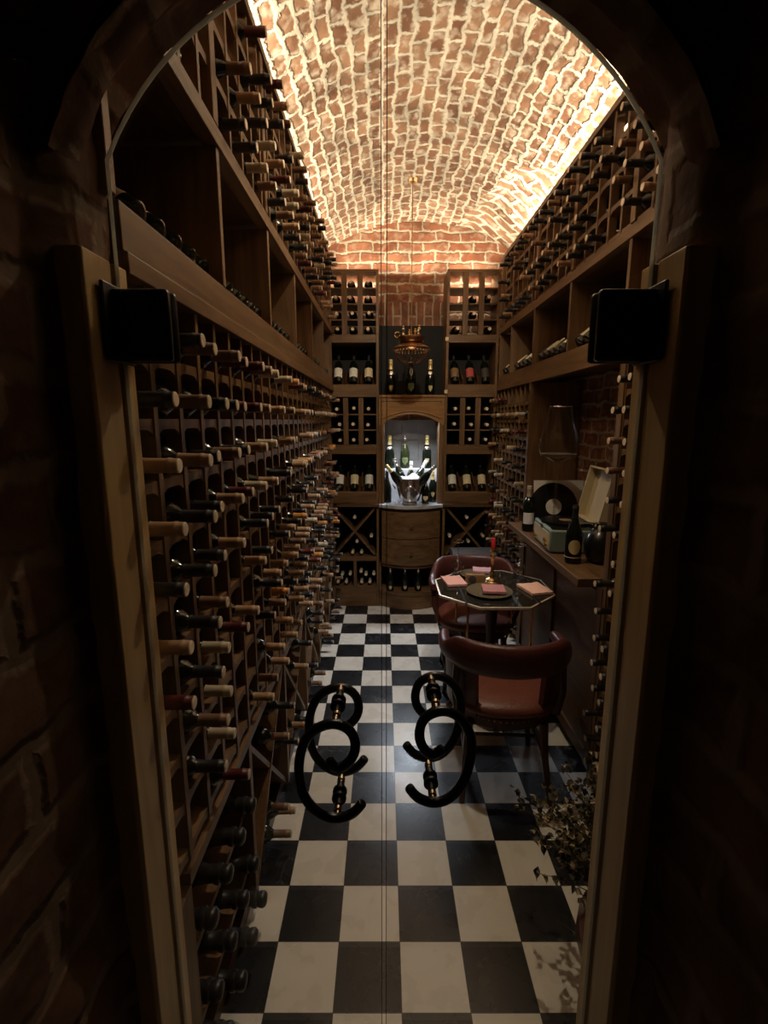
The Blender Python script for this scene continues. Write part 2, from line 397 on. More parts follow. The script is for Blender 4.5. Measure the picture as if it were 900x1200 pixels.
# the two inner faces of the door wall, seen only from inside the cellar
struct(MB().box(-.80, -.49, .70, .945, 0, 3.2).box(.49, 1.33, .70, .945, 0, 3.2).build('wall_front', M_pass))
arch = [(-.46, 3.2)]
aa = math.acos(.455/RA)
for i in range(25):
    a = pi-aa-(pi-2*aa)*i/24; arch.append((RA*cos(a), ZC+RA*sin(a)))
arch.append((.46, 3.2))
def arch_s(u, v):
    a = pi-aa-(pi-2*aa)*u; y = .75+.19*v
    r = RA+.055*max(0, min(1, (v-.45)/.1))+rough((u*3, y*2, 7), .006, 5)
    return (r*cos(a), y, ZC+r*sin(a))
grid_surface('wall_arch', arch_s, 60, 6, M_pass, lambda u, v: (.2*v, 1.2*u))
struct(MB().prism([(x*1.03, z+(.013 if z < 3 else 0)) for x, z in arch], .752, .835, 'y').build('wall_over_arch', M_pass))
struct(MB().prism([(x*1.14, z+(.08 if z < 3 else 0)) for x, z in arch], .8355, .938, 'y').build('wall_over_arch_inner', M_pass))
def barrel(u, v):
    a = pi*(1-u); y = -1.1+1.9*v; r = .575+rough((u*3, y, 2), .01, 4)
    return (r*cos(a), y, ZC+r*sin(a))
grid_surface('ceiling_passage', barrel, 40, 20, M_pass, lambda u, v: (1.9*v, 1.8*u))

# pine jambs with a rebate for the glass
for i, s in enumerate((-1, 1)):
    prof = [(.472, .752), (.431, .752), (.426, .757), (.426, .828), (.431, .833), (.431, .838), (.424, .842), (.424, .874), (.428, .879), (.472, .879)]
    struct(MB().prism([(s*x, y) for x, y in prof], 0, 1.93, 'z').build('trim_%d' % (i+2), M_pine, bevel=.002))

# ------------------------------------------------------------------ glass doors
def door_outline(x0, x1, n=20):
    pts = [(x0, .02), (x1, .02)]
    def zt(x): return ZC+math.sqrt(.474**2-x*x)
    for k in range(n+1):
        x = x1+(x0-x1)*k/n; pts.append((x, zt(x)))
    return pts
DY = .845
HP_L = [(515, 960), (480, 1005), (430, 1050), (330, 1080), (220, 1050), (110, 950), (65, 800), (65, 650), (110, 510), (200, 430), (320, 400), (430, 450), (470, 560), (440, 660), (340, 735), (270, 660)]
HP_R = [(90, 960), (125, 1010), (170, 1050), (275, 1085), (400, 1050), (500, 930), (550, 760), (560, 600), (500, 470), (400, 400), (300, 398), (200, 450), (165, 560), (185, 660), (260, 735), (350, 675)]
def smooth_path(pts, it=2):
    for _ in range(it):
        q = [pts[0]]
        for a, b in zip(pts, pts[1:]): q += [a*.75+b*.25, a*.25+b*.75]
        pts = q+[pts[-1]]
    return pts
for i, s in enumerate((-1, 1)):
    x0, x1 = (-.424, -.004) if s < 0 else (.004, .424)
    d = struct(thing('door_%d' % (i+1), ('left' if s < 0 else 'right')+' arched frameless glass door leaf with black curled bar handle', 'door'))
    MB().prism(door_outline(x0, x1), DY-.005, DY+.005, 'y').build('glass_pane', M_glass, d, sharp=20)
    # outer edge of the pane: pale strip painting the light caught in it
    ol = door_outline(x0, x1)[1:] if s > 0 else list(reversed(door_outline(x0, x1)[2:]+door_outline(x0, x1)[:1]))
    mb = MB()
    side = [(p[0], DY, p[1]) for p in ol if True]
    if s > 0: side = [(x1, DY, .02)]+[(p[0], DY, p[1]) for p in door_outline(x0, x1)[2:]]
    else: side = [(x0, DY, .02)]+[(p[0], DY, p[1]) for p in reversed(door_outline(x0, x1)[2:])]
    mb.sweep(side, (.0032, .0055), n=4, up=Vector((0, 1, 0)), pw=2)
    mb.build('lit_edge_strip', M_edge, d, label='outer edge of the glass, its caught light painted pale')
    # meeting edge
    MB().cbox(((x1 if s < 0 else x0)-s*(-.0004), DY, 1.17), (.0012, .010, 2.29)).build('meeting_edge', mat('dark_glass_edge', (.02, .03, .027), .3) if i == 0 else bpy.data.materials['dark_glass_edge'], d, label='dark meeting edge of the glass')
    # hinge
    hz, hw = 1.835, .076
    hx = s*(.424-.002)
    hg = MB()
    a, b = sorted((s*.420, s*.338))
    hg.box(a, b, DY-.023, DY-.0055, hz-.055, hz+.055).box(a, b, DY+.0055, DY+.02, hz-.055, hz+.055)
    hng = hg.build('hinge', M_black, d, bevel=.006)
    a, b = sorted((s*.4235, s*.417))
    MB().box(a, b, .785, .87, hz-.058, hz+.058).build('wall_plate', M_black, hng, bevel=.002)
    MB().lathe([(.008, -.05), (.008, .05)], 12, T(s*.414, DY-.028, hz)).build('knuckle', M_black, hng)
    # handle: the same curled bar on both faces, joined through the glass
    hp, sc, ox, oy = (HP_L, 6, 340, 780) if s < 0 else (HP_R, 6.32, 465, 770)
    base = [P(ox+x/sc, oy+y/sc, Y=DY-.06) for x, y in hp]
    hd = None
    for off in (0, .12):
        pts = smooth_path([Vector((p.x, p.y+off, p.z)) for p in base])
        k = len(pts)
        rr = [.0088]*k; rr[0] = rr[-1] = .006; rr[1] = rr[-2] = .008
        b = MB().sweep(pts, [(q, q) for q in rr], n=12, up=Vector((0, 1, 0)))
        if off == 0: hd = b.build('handle', M_satin, d)
        else: b.build('inner_bar', M_satin, hd)
    for q in (10, 3):
        p = base[q]; sx = p.x
        M = T(sx, DY-.06, p.z) @ RX(-90)
        MB().lathe([(.0055, 0), (.0055, .12)], 12, M).build('standoff', M_nickel, hd, label='pale metal standoff')
        MB().lathe([(.0055, .03), (.0075, .03), (.0075, .046), (.014, .048), (.014, .054)], 14, M).lathe([(.014, .066), (.014, .072), (.0075, .074), (.0075, .09), (.0055, .09)], 14, M).build('collar', M_satin, hd)
        MB().lathe([(.0057, .016), (.008, .018), (.008, .026), (.0057, .028)], 14, M).lathe([(.0057, .094), (.008, .096), (.008, .104), (.0057, .106)], 14, M).build('ring', M_nickel, hd, label='bright metal ring')

# ------------------------------------------------------------------ bottles (built standing, base at the origin)
BH = .285
PROFS = {
 'bordeaux': ([(.001, .004), (.028, 0), (.0345, .004), (.0355, .02), (.0355, .172), (.033, .188), (.024, .203), (.0155, .213), (.0135, .222), (.0132, .262), (.0145, .264), (.0145, .27), (.0132, .272), (.0132, .284), (.001, .285)], .218),
 'burgundy': ([(.001, .004), (.03, 0), (.038, .004), (.039, .02), (.039, .135), (.036, .155), (.028, .18), (.02, .2), (.015, .22), (.0135, .235), (.0132, .262), (.0148, .264), (.0148, .272), (.0132, .274), (.0132, .284), (.001, .285)], .222),
 'champagne': ([(.001, .004), (.032, 0), (.0405, .004), (.042, .02), (.042, .13), (.040, .15), (.034, .175), (.026, .198), (.019, .218), (.0155, .24), (.0148, .258), (.0175, .262), (.0175, .272), (.0145, .275), (.0165, .284), (.0165, .292), (.012, .299), (.001, .30)], .215)}
def capsule_profile(prof, z0, g=.0007):
    q = [(r+g, z) for r, z in prof if z > z0]
    # start exactly at z0
    for (r0, a), (r1, b) in zip(prof, prof[1:]):
        if a <= z0 < b: q.insert(0, (r0+(r1-r0)*(z0-a)/(b-a)+g, z0))
    q[-1] = (.001, prof[-1][1]+g)
    return q
def make_bottle(kind, cap, label=None, glass=None, link=False, name=None, lz=(.045, .13), la=70, top=True):
    prof, z0 = PROFS[kind]
    o = MB().lathe(prof, 20).build(name or kind+'_bottle', glass or M_bottle, link=link, sharp=50)
    cp = capsule_profile(prof, z0)
    if top:
        MB().lathe(cp[:-2]+[(cp[-2][0], cp[-2][1])], 16).build('foil_capsule', CAPS.get(cap) or cap, o, link=link, sharp=50)
        r, z = cp[-2]
        MB().lathe([(r+.0002, z-.001), (r*.9, z+.0014), (.001, z+.0018)], 16).build('capsule_top', M_lit_tip if cap != 'black' else M_lit_tip, o, link=link)
    else:
        MB().lathe(cp, 16).build('foil_capsule', CAPS.get(cap) or cap, o, link=link, sharp=50)
    if label:
        rad = [r for r, z in prof if abs(z-.02) < 1e-6][0]+.0008
        a = R(la)
        # the label faces -Y
        MB().lathe([(rad, lz[0]), (rad, lz[1])], 16, None, -pi/2-a, -pi/2+a).build('paper_label', label, o, link=link)
    return o
def link_tree(o):
    if o.name not in COL.objects: COL.objects.link(o)
    for c in o.children: link_tree(c)
    return o
PROTO = {}
def bottle(kind, cap, lab=None, **kw):
    """a copy of the prototype, sharing its mesh data; the first copy is the prototype itself"""
    key = (kind, cap if isinstance(cap, str) else cap.name, lab.name if lab else None, tuple(sorted((k, str(v)) for k, v in kw.items())))
    if key not in PROTO:
        PROTO[key] = make_bottle(kind, cap, lab, **kw); return link_tree(PROTO[key])
    return copy_tree(PROTO[key])

# ------------------------------------------------------------------ wall racks
PITCH = .124; COL0 = .915
ROWS_L = [1.848-.1195*k for k in range(10)]
ROWS_U = [2.875-.128*k for k in range(4)]
def rail_mesh(mb, X, s, ys, ztop, depth=.06, th=.02, fil=.022):
    """notched rail: flat top, arched underside in every cell; X is the front face, depth runs away from the aisle"""
    xb = X-s*depth
    for y0, y1 in zip(ys, ys[1:]):
        n = 8; ps = []
        for k in range(n+1):
            t = k/n; y = y0+(y1-y0)*t
            e = abs(2*t-1); q = fil*max(0, (e-.35)/.65)**2
            ps.append((y, ztop-th-q))
        poly = [(y0, ztop)]+ps+[(y1, ztop)]
        a, b = sorted((X, xb))
        mb.prism(poly, a, b, 'x')
    return mb
MODL = [.875, 1.445, 2.015, 2.585, 3.155, 3.725, 4.29]
MODR = [.95, 1.50, 2.10, 2.73, 3.36, 3.95, 4.32]
def lattice(name, label, X, s, ys, rows, ztop, zbot, back_x, group=None, panel=True, depth=.06, post_w=.018, posts=()):
    t = thing(name, label, 'wine rack', (X-s*.15, (ys[0]+ys[-1])/2, zbot), group=group)
    off = Vector(t.location)
    inv = Matrix.Translation(-off)
    for y in ys:
        a, b = sorted((X, X-s*.035))
        MB().box(a, b, y-post_w/2, y+post_w/2, zbot, ztop, inv).build('upright', W['z'], t)
    for z in rows:
        mb = rail_mesh(MB(), X-s*.003, s, ys, z-.0385, depth)
        mb.v = [tuple(inv @ Vector(p)) for p in mb.v]
        mb.build('rail', W['y'], t)
    for y in posts:
        a, b = sorted((X+s*.0065, X-s*.02))
        MB().box(a, b, y-.02, y+.02, zbot+.01, ztop, inv).build('post', W['z'], t, bevel=.002)
    if posts:
        a, b = sorted((X+s*.012, X-s*.09))
        MB().box(a, b, ys[0], 4.345, ztop+.001, ztop+.03, inv).build('cornice', W['y'], t, bevel=.002)
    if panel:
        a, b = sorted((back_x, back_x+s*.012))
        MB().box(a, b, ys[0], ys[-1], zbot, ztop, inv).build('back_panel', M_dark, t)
    return t
NC = 27
ys_l = [COL0-PITCH/2+PITCH*k for k in range(NC+1)]
lattice('wine_rack', 'oak lattice wine rack filling the left wall below the display shelf', XL, 1, ys_l, ROWS_L, 1.93, .70, WLx+.012)
lattice('wine_rack', 'oak lattice wine rack along the top of the left wall', XL, 1, ys_l, ROWS_U, 2.955, 2.432, WLx+.012, depth=.05, post_w=.016, posts=MODL)
lattice('wine_rack', 'oak lattice wine rack along the top of the right wall', XR, -1, ys_l, ROWS_U, 2.955, 2.432, WRx-.012, depth=.05, post_w=.016, posts=MODR)
ROWS_R = [1.848-.1195*k for k in range(15)]
ys_rf = [3.40+.119*k for k in range(9)]
ys_rn = [.93+.1125*k for k in range(11)]
lattice('wine_rack', 'oak lattice wine rack at the far right beside the back cabinets', XR, -1, ys_rf, ROWS_R, 1.93, .10, WRx-.012)
lattice('wine_rack', 'oak lattice wine rack at the near right behind the pine jamb', XR, -1, ys_rn, ROWS_R, 1.93, .10, WRx-.012)

# display shelf units: front board, trims, dividers, sloping bottle bed
SLOPE = {1: R(26), -1: R(38)}
def display(name, label, X, s, ys, back_x, y0, y1):
    t = thing(name, label, 'display shelf', (X, (y0+y1)/2, 1.93))
    inv = Matrix.Translation(-Vector(t.location))
    def bx(n, xa, xb, ya, yb, za, zb, m, bev=.002, lab=None):
        a, b = sorted((xa, xb))
        return MB().box(a, b, ya, yb, za, zb, inv).build(n, m, t, bevel=bev, label=lab)
    bx('lower_trim', X+s*.012, X-s*.03, y0-.055, y1, 1.93, 1.966, W['y'])
    bx('front_board', X+s*.004, X-s*.02, y0-.055, y1, 1.967, 2.045, W['y'])
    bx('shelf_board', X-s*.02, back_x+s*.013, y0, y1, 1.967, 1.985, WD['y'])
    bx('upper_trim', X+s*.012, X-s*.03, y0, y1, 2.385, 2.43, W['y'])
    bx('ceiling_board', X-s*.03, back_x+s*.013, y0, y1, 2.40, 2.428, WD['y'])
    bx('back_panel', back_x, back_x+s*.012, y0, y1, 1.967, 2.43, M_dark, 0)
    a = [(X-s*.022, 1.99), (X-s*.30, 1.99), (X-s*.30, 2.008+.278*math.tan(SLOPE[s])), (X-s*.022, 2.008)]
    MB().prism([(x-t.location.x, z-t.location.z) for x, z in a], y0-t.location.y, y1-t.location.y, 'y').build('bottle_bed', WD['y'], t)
    for y in ys:
        bx('divider', X+s*.006, X-s*.30, y-.012, y+.012, 2.046, 2.384, W['z'])
    return t
display('display_shelf', 'oak display shelf with sloping bed running along the left wall', XL, 1, MODL, WLx+.012, .95, 4.345)
display('display_shelf', 'oak display shelf with sloping bed running along the right wall', XR, -1, MODR, WRx-.012, .95, 4.345)

# wide posts of the right wall around the open bay
for y, lab in ((3.37, 'oak post between the record player bay and the far right rack'), (2.075, 'oak post between the record player bay and the near right rack')):
    t = tag(MB().box(XR-.008, XR+.33, y-.022, y+.022, .0, 1.929).build('partition_panel', W['z'], bevel=.002), lab, 'panel')

# left wall: bins with crossed boards and the floor-level racks
t = thing('bottle_bin_unit', 'low oak bin unit with crossed boards along the left wall floor', 'bin', (XL, 2.6, 0))
inv = Matrix.Translation(-Vector(t.location))
MB().box(WLx+.02, XL-.03, .95, 4.33, 0, .06, inv).build('plinth', WD['y'], t)
MB().box(WLx+.02, XL+.004, .95, 4.33, .65, .685, inv).build('top_board', W['y'], t, bevel=.002)
for y in MODL:
    MB().box(WLx+.02, XL+.006, max(.95, y-.015), y+.015, .06, .654, inv).build('divider', W['z'], t, bevel=.002)
for y0, y1 in zip(MODL[1:], MODL[2:]):
    for a, b in ((.075, .64), (.64, .075)):
        d = Vector((0, y1-y0-.03, b-a)); L_ = d.length
        M = inv @ T(XL-.10, (y0+y1)/2, (a+b)/2) @ Matrix.Rotation(math.atan2(d.z, d.y), 4, 'X')
        MB().cbox((0 if a < b else .0, 0, 0), (.20 if a < b else .19, L_-.02, .018), M).build('crossed_board', W['y'], t)
for z in (.20, .42):
    MB().box(XL-.16, XL-.02, .96, MODL[1]-.016, z-.02, z, inv).build('magnum_shelf', W['y'], t)

# rack bottles
CAPW = ['black', 'black', 'black', 'black', 'brown', 'brown', 'tan', 'tan', 'red', 'ivory']
ORD = ['top', 'second', 'third', 'fourth', 'fifth', 'sixth', 'seventh', 'eighth', 'ninth', 'tenth', 'eleventh', 'twelfth', 'thirteenth', 'fourteenth', 'fifteenth']
CAPN = {'black': 'black', 'brown': 'brown', 'tan': 'tan', 'red': 'dark red', 'ivory': 'ivory', 'orange': 'copper'}
slots = []   # (importance, kind, cap, location, rotation, label, group)
def slot(kind, cap, tip, rot, label, group, length=.285):
    d = tip-Vector((0, 0, H))
    depth = d.y*cos(TH)-d.z*sin(TH)
    axis = Matrix.Rotation(rot[2], 3, 'Z') @ Matrix.Rotation(rot[1], 3, 'Y') @ Vector((0, 0, 1))
    slots.append((1/max(.3, depth), kind, cap, tip-axis*length, rot, label, group))
SEEN = [(238, 388, 'black'), (253, 408, 'brown'), (281, 409, 'brown'), (200, 384, 'tan'), (290, 425, 'red'), (207, 470, 'black'), (246, 467, 'brown'), (267, 470, 'black'), (279, 472, 'black'), (289, 488, 'red'),
        (248, 543, 'tan'), (258, 542, 'black'), (282, 533, 'brown'), (293, 535, 'black'), (212, 555, 'tan'), (254, 613, 'black'), (262, 606, 'black'), (286, 589, 'tan'), (298, 587, 'red'), (219, 632, 'tan'),
        (288, 647, 'tan'), (266, 668, 'black'), (254, 680, 'black'), (221, 709, 'black'), (269, 728, 'brown'), (260, 743, 'black'), (305, 737, 'tan'), (293, 753, 'red'), (227, 781, 'tan'), (271, 782, 'ivory'),
        (264, 804, 'black'), (274, 840, 'ivory'), (231, 853, 'red'), (270, 868, 'brown'), (278, 890, 'ivory'), (268, 927, 'black'), (295, 879, 'red'), (322, 833, 'tan'), (280, 944, 'black')]
used = set()
def near_col(y):
    return min(((.85, 0), (1.01, 1), (1.06, 2), (1.137, 2), (1.215, 3), (1.254, 3), (1.305, 4), (1.44, 5)), key=lambda q: abs(q[0]-y))[1]
for x, y, c in SEEN:
    p = P(x, y, X=-.35); k = near_col(p.y); r = min(range(10), key=lambda q: abs(ROWS_L[q]-p.z))
    yc = COL0+PITCH*k; tx = -.35*yc/p.y
    tx = max(-.395, min(-.355, tx))
    if (k, r) in used: continue
    used.add((k, r))
    z = ROWS_L[r]
    slot('bordeaux', c, Vector((tx, yc, z-.004)), (0, R(90+random.uniform(0, 1.2)), R(random.uniform(-.8, .8))),
         f'{CAPN[c]}-topped bottle in lower left lattice rack, {ORD[r]} row, {ORD[k] if k else "first"} column from the door', 'bottles in the lower left rack')
rnd = random.Random(11)
def fill(X, s, ys, rows, occ, where, group, c_near=0, skip=None, palette=CAPW, ordn='from the door'):
    for k, (y0, y1) in enumerate(zip(ys, ys[1:])):
        for r, z in enumerate(rows):
            if skip and skip(k, r): continue
            if rnd.random() > occ(k, r): continue
            c = rnd.choice(palette)
            tip = Vector((X+s*rnd.uniform(.055, .085), (y0+y1)/2+rnd.uniform(-.006, .006), z-.003))
            kk = 'first' if k == 0 else (ORD[k] if k < 15 else '%dth' % (k+1))
            rot = (0, R(s*(90+rnd.uniform(0, 1.0))), R(rnd.uniform(-.8, .8)))
            slot(rnd.choice(('bordeaux', 'bordeaux', 'burgundy')), c, tip, rot,
                 f'{CAPN[c]}-topped bottle in {where}, {ORD[r]} row, {kk} column {ordn}', group)
fill(XL, 1, ys_l, ROWS_L, lambda k, r: .72, 'lower left lattice rack', 'bottles in the lower left rack', skip=lambda k, r: k < 5 or (k == 5 and (k, r) in used), palette=CAPW+['tan', 'orange', 'tan'])
fill(XL, 1, ys_l, ROWS_U, lambda k, r: .8 if k > 4 else 0, 'upper left lattice rack', 'bottles in the upper left rack')
fill(XR, -1, ys_l, ROWS_U, lambda k, r: .72, 'upper right lattice rack', 'bottles in the upper right rack', skip=lambda k, r: k < 3, palette=['black', 'black', 'black', 'black', 'brown', 'tan'])
fill(XR, -1, ys_rf, ROWS_R, lambda k, r: .66, 'far right lattice rack', 'bottles in the far right rack', ordn='from the counter', palette=['black', 'black', 'brown', 'tan', 'ivory', 'red'])
fill(XR, -1, ys_rn, ROWS_R, lambda k, r: .9 if k == 9 else .75, 'near right lattice rack', 'bottles in the near right rack', skip=lambda k, r: k < 7, palette=['black', 'black', 'black', 'brown'])
slots.sort(key=lambda q: -q[0])
NIND = 290
for imp, kind, cap, loc, rot, lab, grp in slots[:NIND]:
    b = bottle(kind, cap); put(b, loc, rot); tag(b, lab, 'bottle', grp)
rest = {}
mbg = MB(); mbc = {}
from mathutils import Euler
for imp, kind, cap, loc, rot, lab, grp in slots[NIND:]:
    M = Matrix.Translation(loc) @ Euler(rot).to_matrix().to_4x4()
    prof, z0 = PROFS[kind]
    mbg.lathe(prof, 12, M)
    mbc.setdefault(cap, MB()).lathe(capsule_profile(prof, z0), 12, M)
if mbg.v:
    st = tag(mbg.build('distant_bottles', M_bottle, sharp=50), 'many small bottle necks at the far ends of the lattice racks', 'bottles', kind='stuff')
    for c, mb in mbc.items(): q = mb.build('foil_capsule', CAPS[c], st, sharp=50); q['kind'] = 'stuff'

# bottles piled in the left bins and the magnums on the floor shelves
for bi, (y0, y1) in enumerate(zip(MODL[1:], MODL[2:])):
    yc = (y0+y1)/2
    spots = [(yc-.055, .10), (yc+.05, .105), (yc-.005, .185), (y0+.07, .30), (y1-.07, .31), (yc+.02, .47), (yc-.07, .56), (yc+.08, .565)]
    names = ['floor of the bin, on the left', 'floor of the bin, on the right', 'on the two floor bottles', 'against the near side', 'against the far side', 'in the crook of the crossed boards', 'high on the near crossed board', 'high on the far crossed board']
    for (y, z), nm in zip(spots, names):
        if rnd.random() < .15: continue
        c = rnd.choice(['black', 'brown', 'black', 'tan'])
        b = bottle('bordeaux', c)
        ax = Vector((1, 0, 0))
        put(b, Vector((-.365+rnd.uniform(-.02, .01)-.285, y, z)), (0, R(90), R(rnd.uniform(-2, 2))))
        tag(b, f'{CAPN[c]}-topped bottle {nm}, {["first", "second", "third", "fourth", "fifth"][bi]} left bin from the door', 'bottle', 'bottles in the left bins')
def magnum(): 
    pr = [(r*1.42, z*1.12) for r, z in PROFS['champagne'][0]]
    o = MB().lathe(pr, 22).build('magnum_bottle', M_bottle, link=False, sharp=50)
    MB().lathe(capsule_profile(pr, .25), 18).build('foil_capsule', CAPS['black'], o, link=False, sharp=50)
    return o
mg = None
for z, nm in ((.482, 'upper'), (.262, 'middle'), (.122, 'lowest')):
    for k in range(4 if z != .122 else 0):
        y = 1.02+.122*k
        if mg is None: mg = magnum(); b = link_tree(mg)
        else: b = copy_tree(mg)
        put(b, (-.745, y, z), (0, R(90), 0))
        tag(b, f'large dark bottle on {nm} floor shelf by the left jamb, {["nearest", "second", "third", "farthest"][k]} of four', 'bottle', 'large bottles by the left jamb')
for k in range(4):
    b = copy_tree(mg); put(b, (-.725, 1.02+.122*k, .125), (0, R(90), 0))
    tag(b, f'large dark bottle on bottom board by the left jamb, {["nearest", "second", "third", "farthest"][k]} of four', 'bottle', 'large bottles by the left jamb')

# display bottles, bases to the aisle, necks up towards the wall
def show(X, s, y, kind, cap, lab, label, grp):
    b = bottle(kind, cap, lab, lz=(.03, .115), la=80)
    a = SLOPE[s]; r = .0395 if kind == 'burgundy' else .036; off = .030
    # resting on the sloping bed: base to the aisle, neck up towards the wall
    b.rotation_mode = 'QUATERNION'
    b.rotation_quaternion = Euler((0, -s*(pi/2-a), 0)).to_quaternion() @ Euler((0, 0, R(90*s))).to_quaternion()
    b.location = (X-s*off, y, 2.008+(off-.022)*math.tan(a)+(r+.001)/cos(a))
    return tag(b, label, 'bottle', grp)
NTH = ['first', 'second', 'third', 'fourth', 'fifth', 'sixth']
for m, (y0, y1) in enumerate(zip(MODL, MODL[1:])):
    for k in range(6):
        y = y0+.022+(y1-y0-.044)*(k+.5)/6
        if y < .98: continue
        lab = rnd.choice([M_paperc, M_paper, M_papero, None, M_papero])
        show(XL, 1, y, 'burgundy', rnd.choice(['black', 'brown', 'tan']), lab,
             f'bottle tilted on left display shelf, {NTH[k]} in the {NTH[m]} compartment from the door', 'bottles on the left display shelf')
for m, (y0, y1, n) in enumerate(((2.10, 2.73, 6), (2.73, 3.36, 6), (3.36, 3.95, 5), (3.95, 4.32, 3))):
    for k in range(n):
        y = y0+.025+(y1-y0-.05)*(k+.5)/n
        lab = (M_paper, M_ink, M_paperc, M_paper, None, M_paperc)[(k+m*2) % 6]
        nm = {M_paper: 'white-labelled', M_paperc: 'cream-labelled', M_ink: 'black-labelled', None: 'plain dark'}[lab]
        show(XR, -1, y, 'burgundy', 'black', lab, f'{nm} bottle tilted on right display shelf, {NTH[k]} in the {NTH[m]} compartment from the jamb', 'bottles on the right display shelf')
# upright bottles further back in the first right compartment
for k, (y, lb) in enumerate(((2.50, 'dark bottle standing at the back of the right display shelf behind the labelled bottles'), (3.1, 'dark bottle standing at the back of the second right display compartment'))):
    b = bottle('bordeaux', 'ivory'); put(b, (XR+.315, y, 1.986), (0, 0, 0)); b.scale = (.9, .9, .98); tag(b, lb, 'bottle')

for (a, b_, pw_, c_, an_), nm in zip(FILL_SPOTS, ('added black spot lamp above the view, brightening the near floor', 'added black spot lamp above the view, brightening the far floor', 'added black spot lamp above the view, brightening the back cabinets')):
    sp = thing('added_spot_lamp', nm, 'lamp', a, (0, 0, 0), 'added spot lamps above the view')  # unseen fixture made up to carry the added spot
    q = (Vector(b_)-Vector(a)).to_track_quat('-Z', 'Y').to_matrix().to_4x4()
    MB().lathe([(.022, .004), (.028, .004), (.028, .06), (.02, .07), (.001, .07)], 18, q).build('housing', M_black, sp)
    top = ZAP-VR+math.sqrt(VR*VR-(a[0]-CX)**2)-a[2]
    MB().tube([(0, 0, .05), (0, 0, top)], .006, 8).lathe([(.03, top-.02), (.03, top+.01)], 16).build('bracket', M_black, sp)

# ------------------------------------------------------------------ back cabinets
YF = 4.35
def cabinet(x0, x1, side):
    t = thing('wine_cabinet', f'tall oak wine cabinet on the back wall, {side} of the counter niche', 'cabinet', ((x0+x1)/2, YF, 0))
    inv = Matrix.Translation(-Vector(t.location))
    def bx(n, a, b, c, d, e, f, m=None, bev=.002):
        return MB().box(a, b, c, d, e, f, inv).build(n, m or W['x'], t, bevel=bev)
    yb = YB-.03
    for xa, xb in ((x0, x0+.022), (x1-.022, x1)): bx('side_panel', xa, xb, YF, yb, 0, 2.90, W['z'])
    bx('top_board', x0+.022, x1-.022, YF, YF+.10, 2.875, 2.90)
    light('added_leak_light', 'AREA', ((x0+x1)/2, YB-.10, 2.885), 2.2, WARM, (R(25), 0, 0), x1-x0-.06, .03)  # added behind each cabinet top to stand in for cove light spilling down
    iw = x1-x0-.044; cw = iw/3
    for k in (1, 2):
        xc = x0+.022+cw*k
        bx('upright', xc-.022, xc+.022, YF+.001, YF+.05, 2.39, 2.874, W['z'])
        bx('upright', xc-.022, xc+.022, YF+.001, YF+.05, 1.475, 1.874, W['z'])
    for z in (2.39, 2.513, 2.637, 2.760):
        bx('rail', x0+.022, x1-.022, YF+.004, YF+.25, z-.012, z, W['x'], .001)
    for z in (1.475, 1.607, 1.74):
        bx('rail', x0+.022, x1-.022, YF+.004, YF+.25, z-.012, z, W['x'], .001)
    bx('display_rail', x0+.022, x1-.022, YF-.006, yb, 2.325, 2.377)
    for zt, zb in ((1.985, 1.88), (1.065, .96)):
        bx('front_board', x0+.022, x1-.022, YF-.006, YF+.02, zb, zt)
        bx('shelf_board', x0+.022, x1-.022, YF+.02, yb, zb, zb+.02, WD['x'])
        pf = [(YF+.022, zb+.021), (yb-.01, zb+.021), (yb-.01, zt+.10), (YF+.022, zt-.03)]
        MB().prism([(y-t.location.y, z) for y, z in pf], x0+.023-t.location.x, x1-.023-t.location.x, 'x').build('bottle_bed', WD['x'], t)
        for k in (1, 2):
            xc = x0+.022+cw*k
            M = inv @ T(xc, YF+.15, zt+.075) @ RX(30)
            MB().cbox((0, 0, 0), (.012, .22, .05), M).build('bed_slat', WD['y'], t)
    bx('mid_rail', x0+.022, x1-.022, YF-.004, YF+.03, 1.395, 1.462)
    bx('mid_board', x0+.022, x1-.022, YF+.03, yb, 1.40, 1.43, WD['x'])
    bx('counter_top', x0, x1, YF-.025, yb, .93, .958, WD['x'])
    # crossed bin
    bx('bin_rail', x0+.022, x1-.022, YF-.002, yb, .43, .47)
    for k, (a, b) in enumerate(((.475, .925), (.925, .475))):
        dx = iw-.01; d = math.hypot(dx, b-a)
        M = inv @ T((x0+x1)/2, YF+.10, .70) @ Matrix.Rotation(-math.atan2(b-a, dx), 4, 'Y')
        MB().cbox((0, 0, 0), (d-.03, .18-.01*k, .02), M).build('crossed_board', W['x'], t)
    bx('bin_divider', (x0+x1)/2-.014, (x0+x1)/2+.014, YF, YF+.2, .19, .43, W['z'])
    bx('bin_floor', x0+.022, x1-.022, YF+.002, yb, .165, .19)
    bx('plinth', x0+.022, x1-.022, YF-.004, YF+.02, 0, .164)
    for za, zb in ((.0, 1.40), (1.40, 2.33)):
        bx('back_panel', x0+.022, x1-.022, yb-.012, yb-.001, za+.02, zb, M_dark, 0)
    return t, cw
CL = (-.4825, -.045); CR = (.522, .962)
cabs = {}
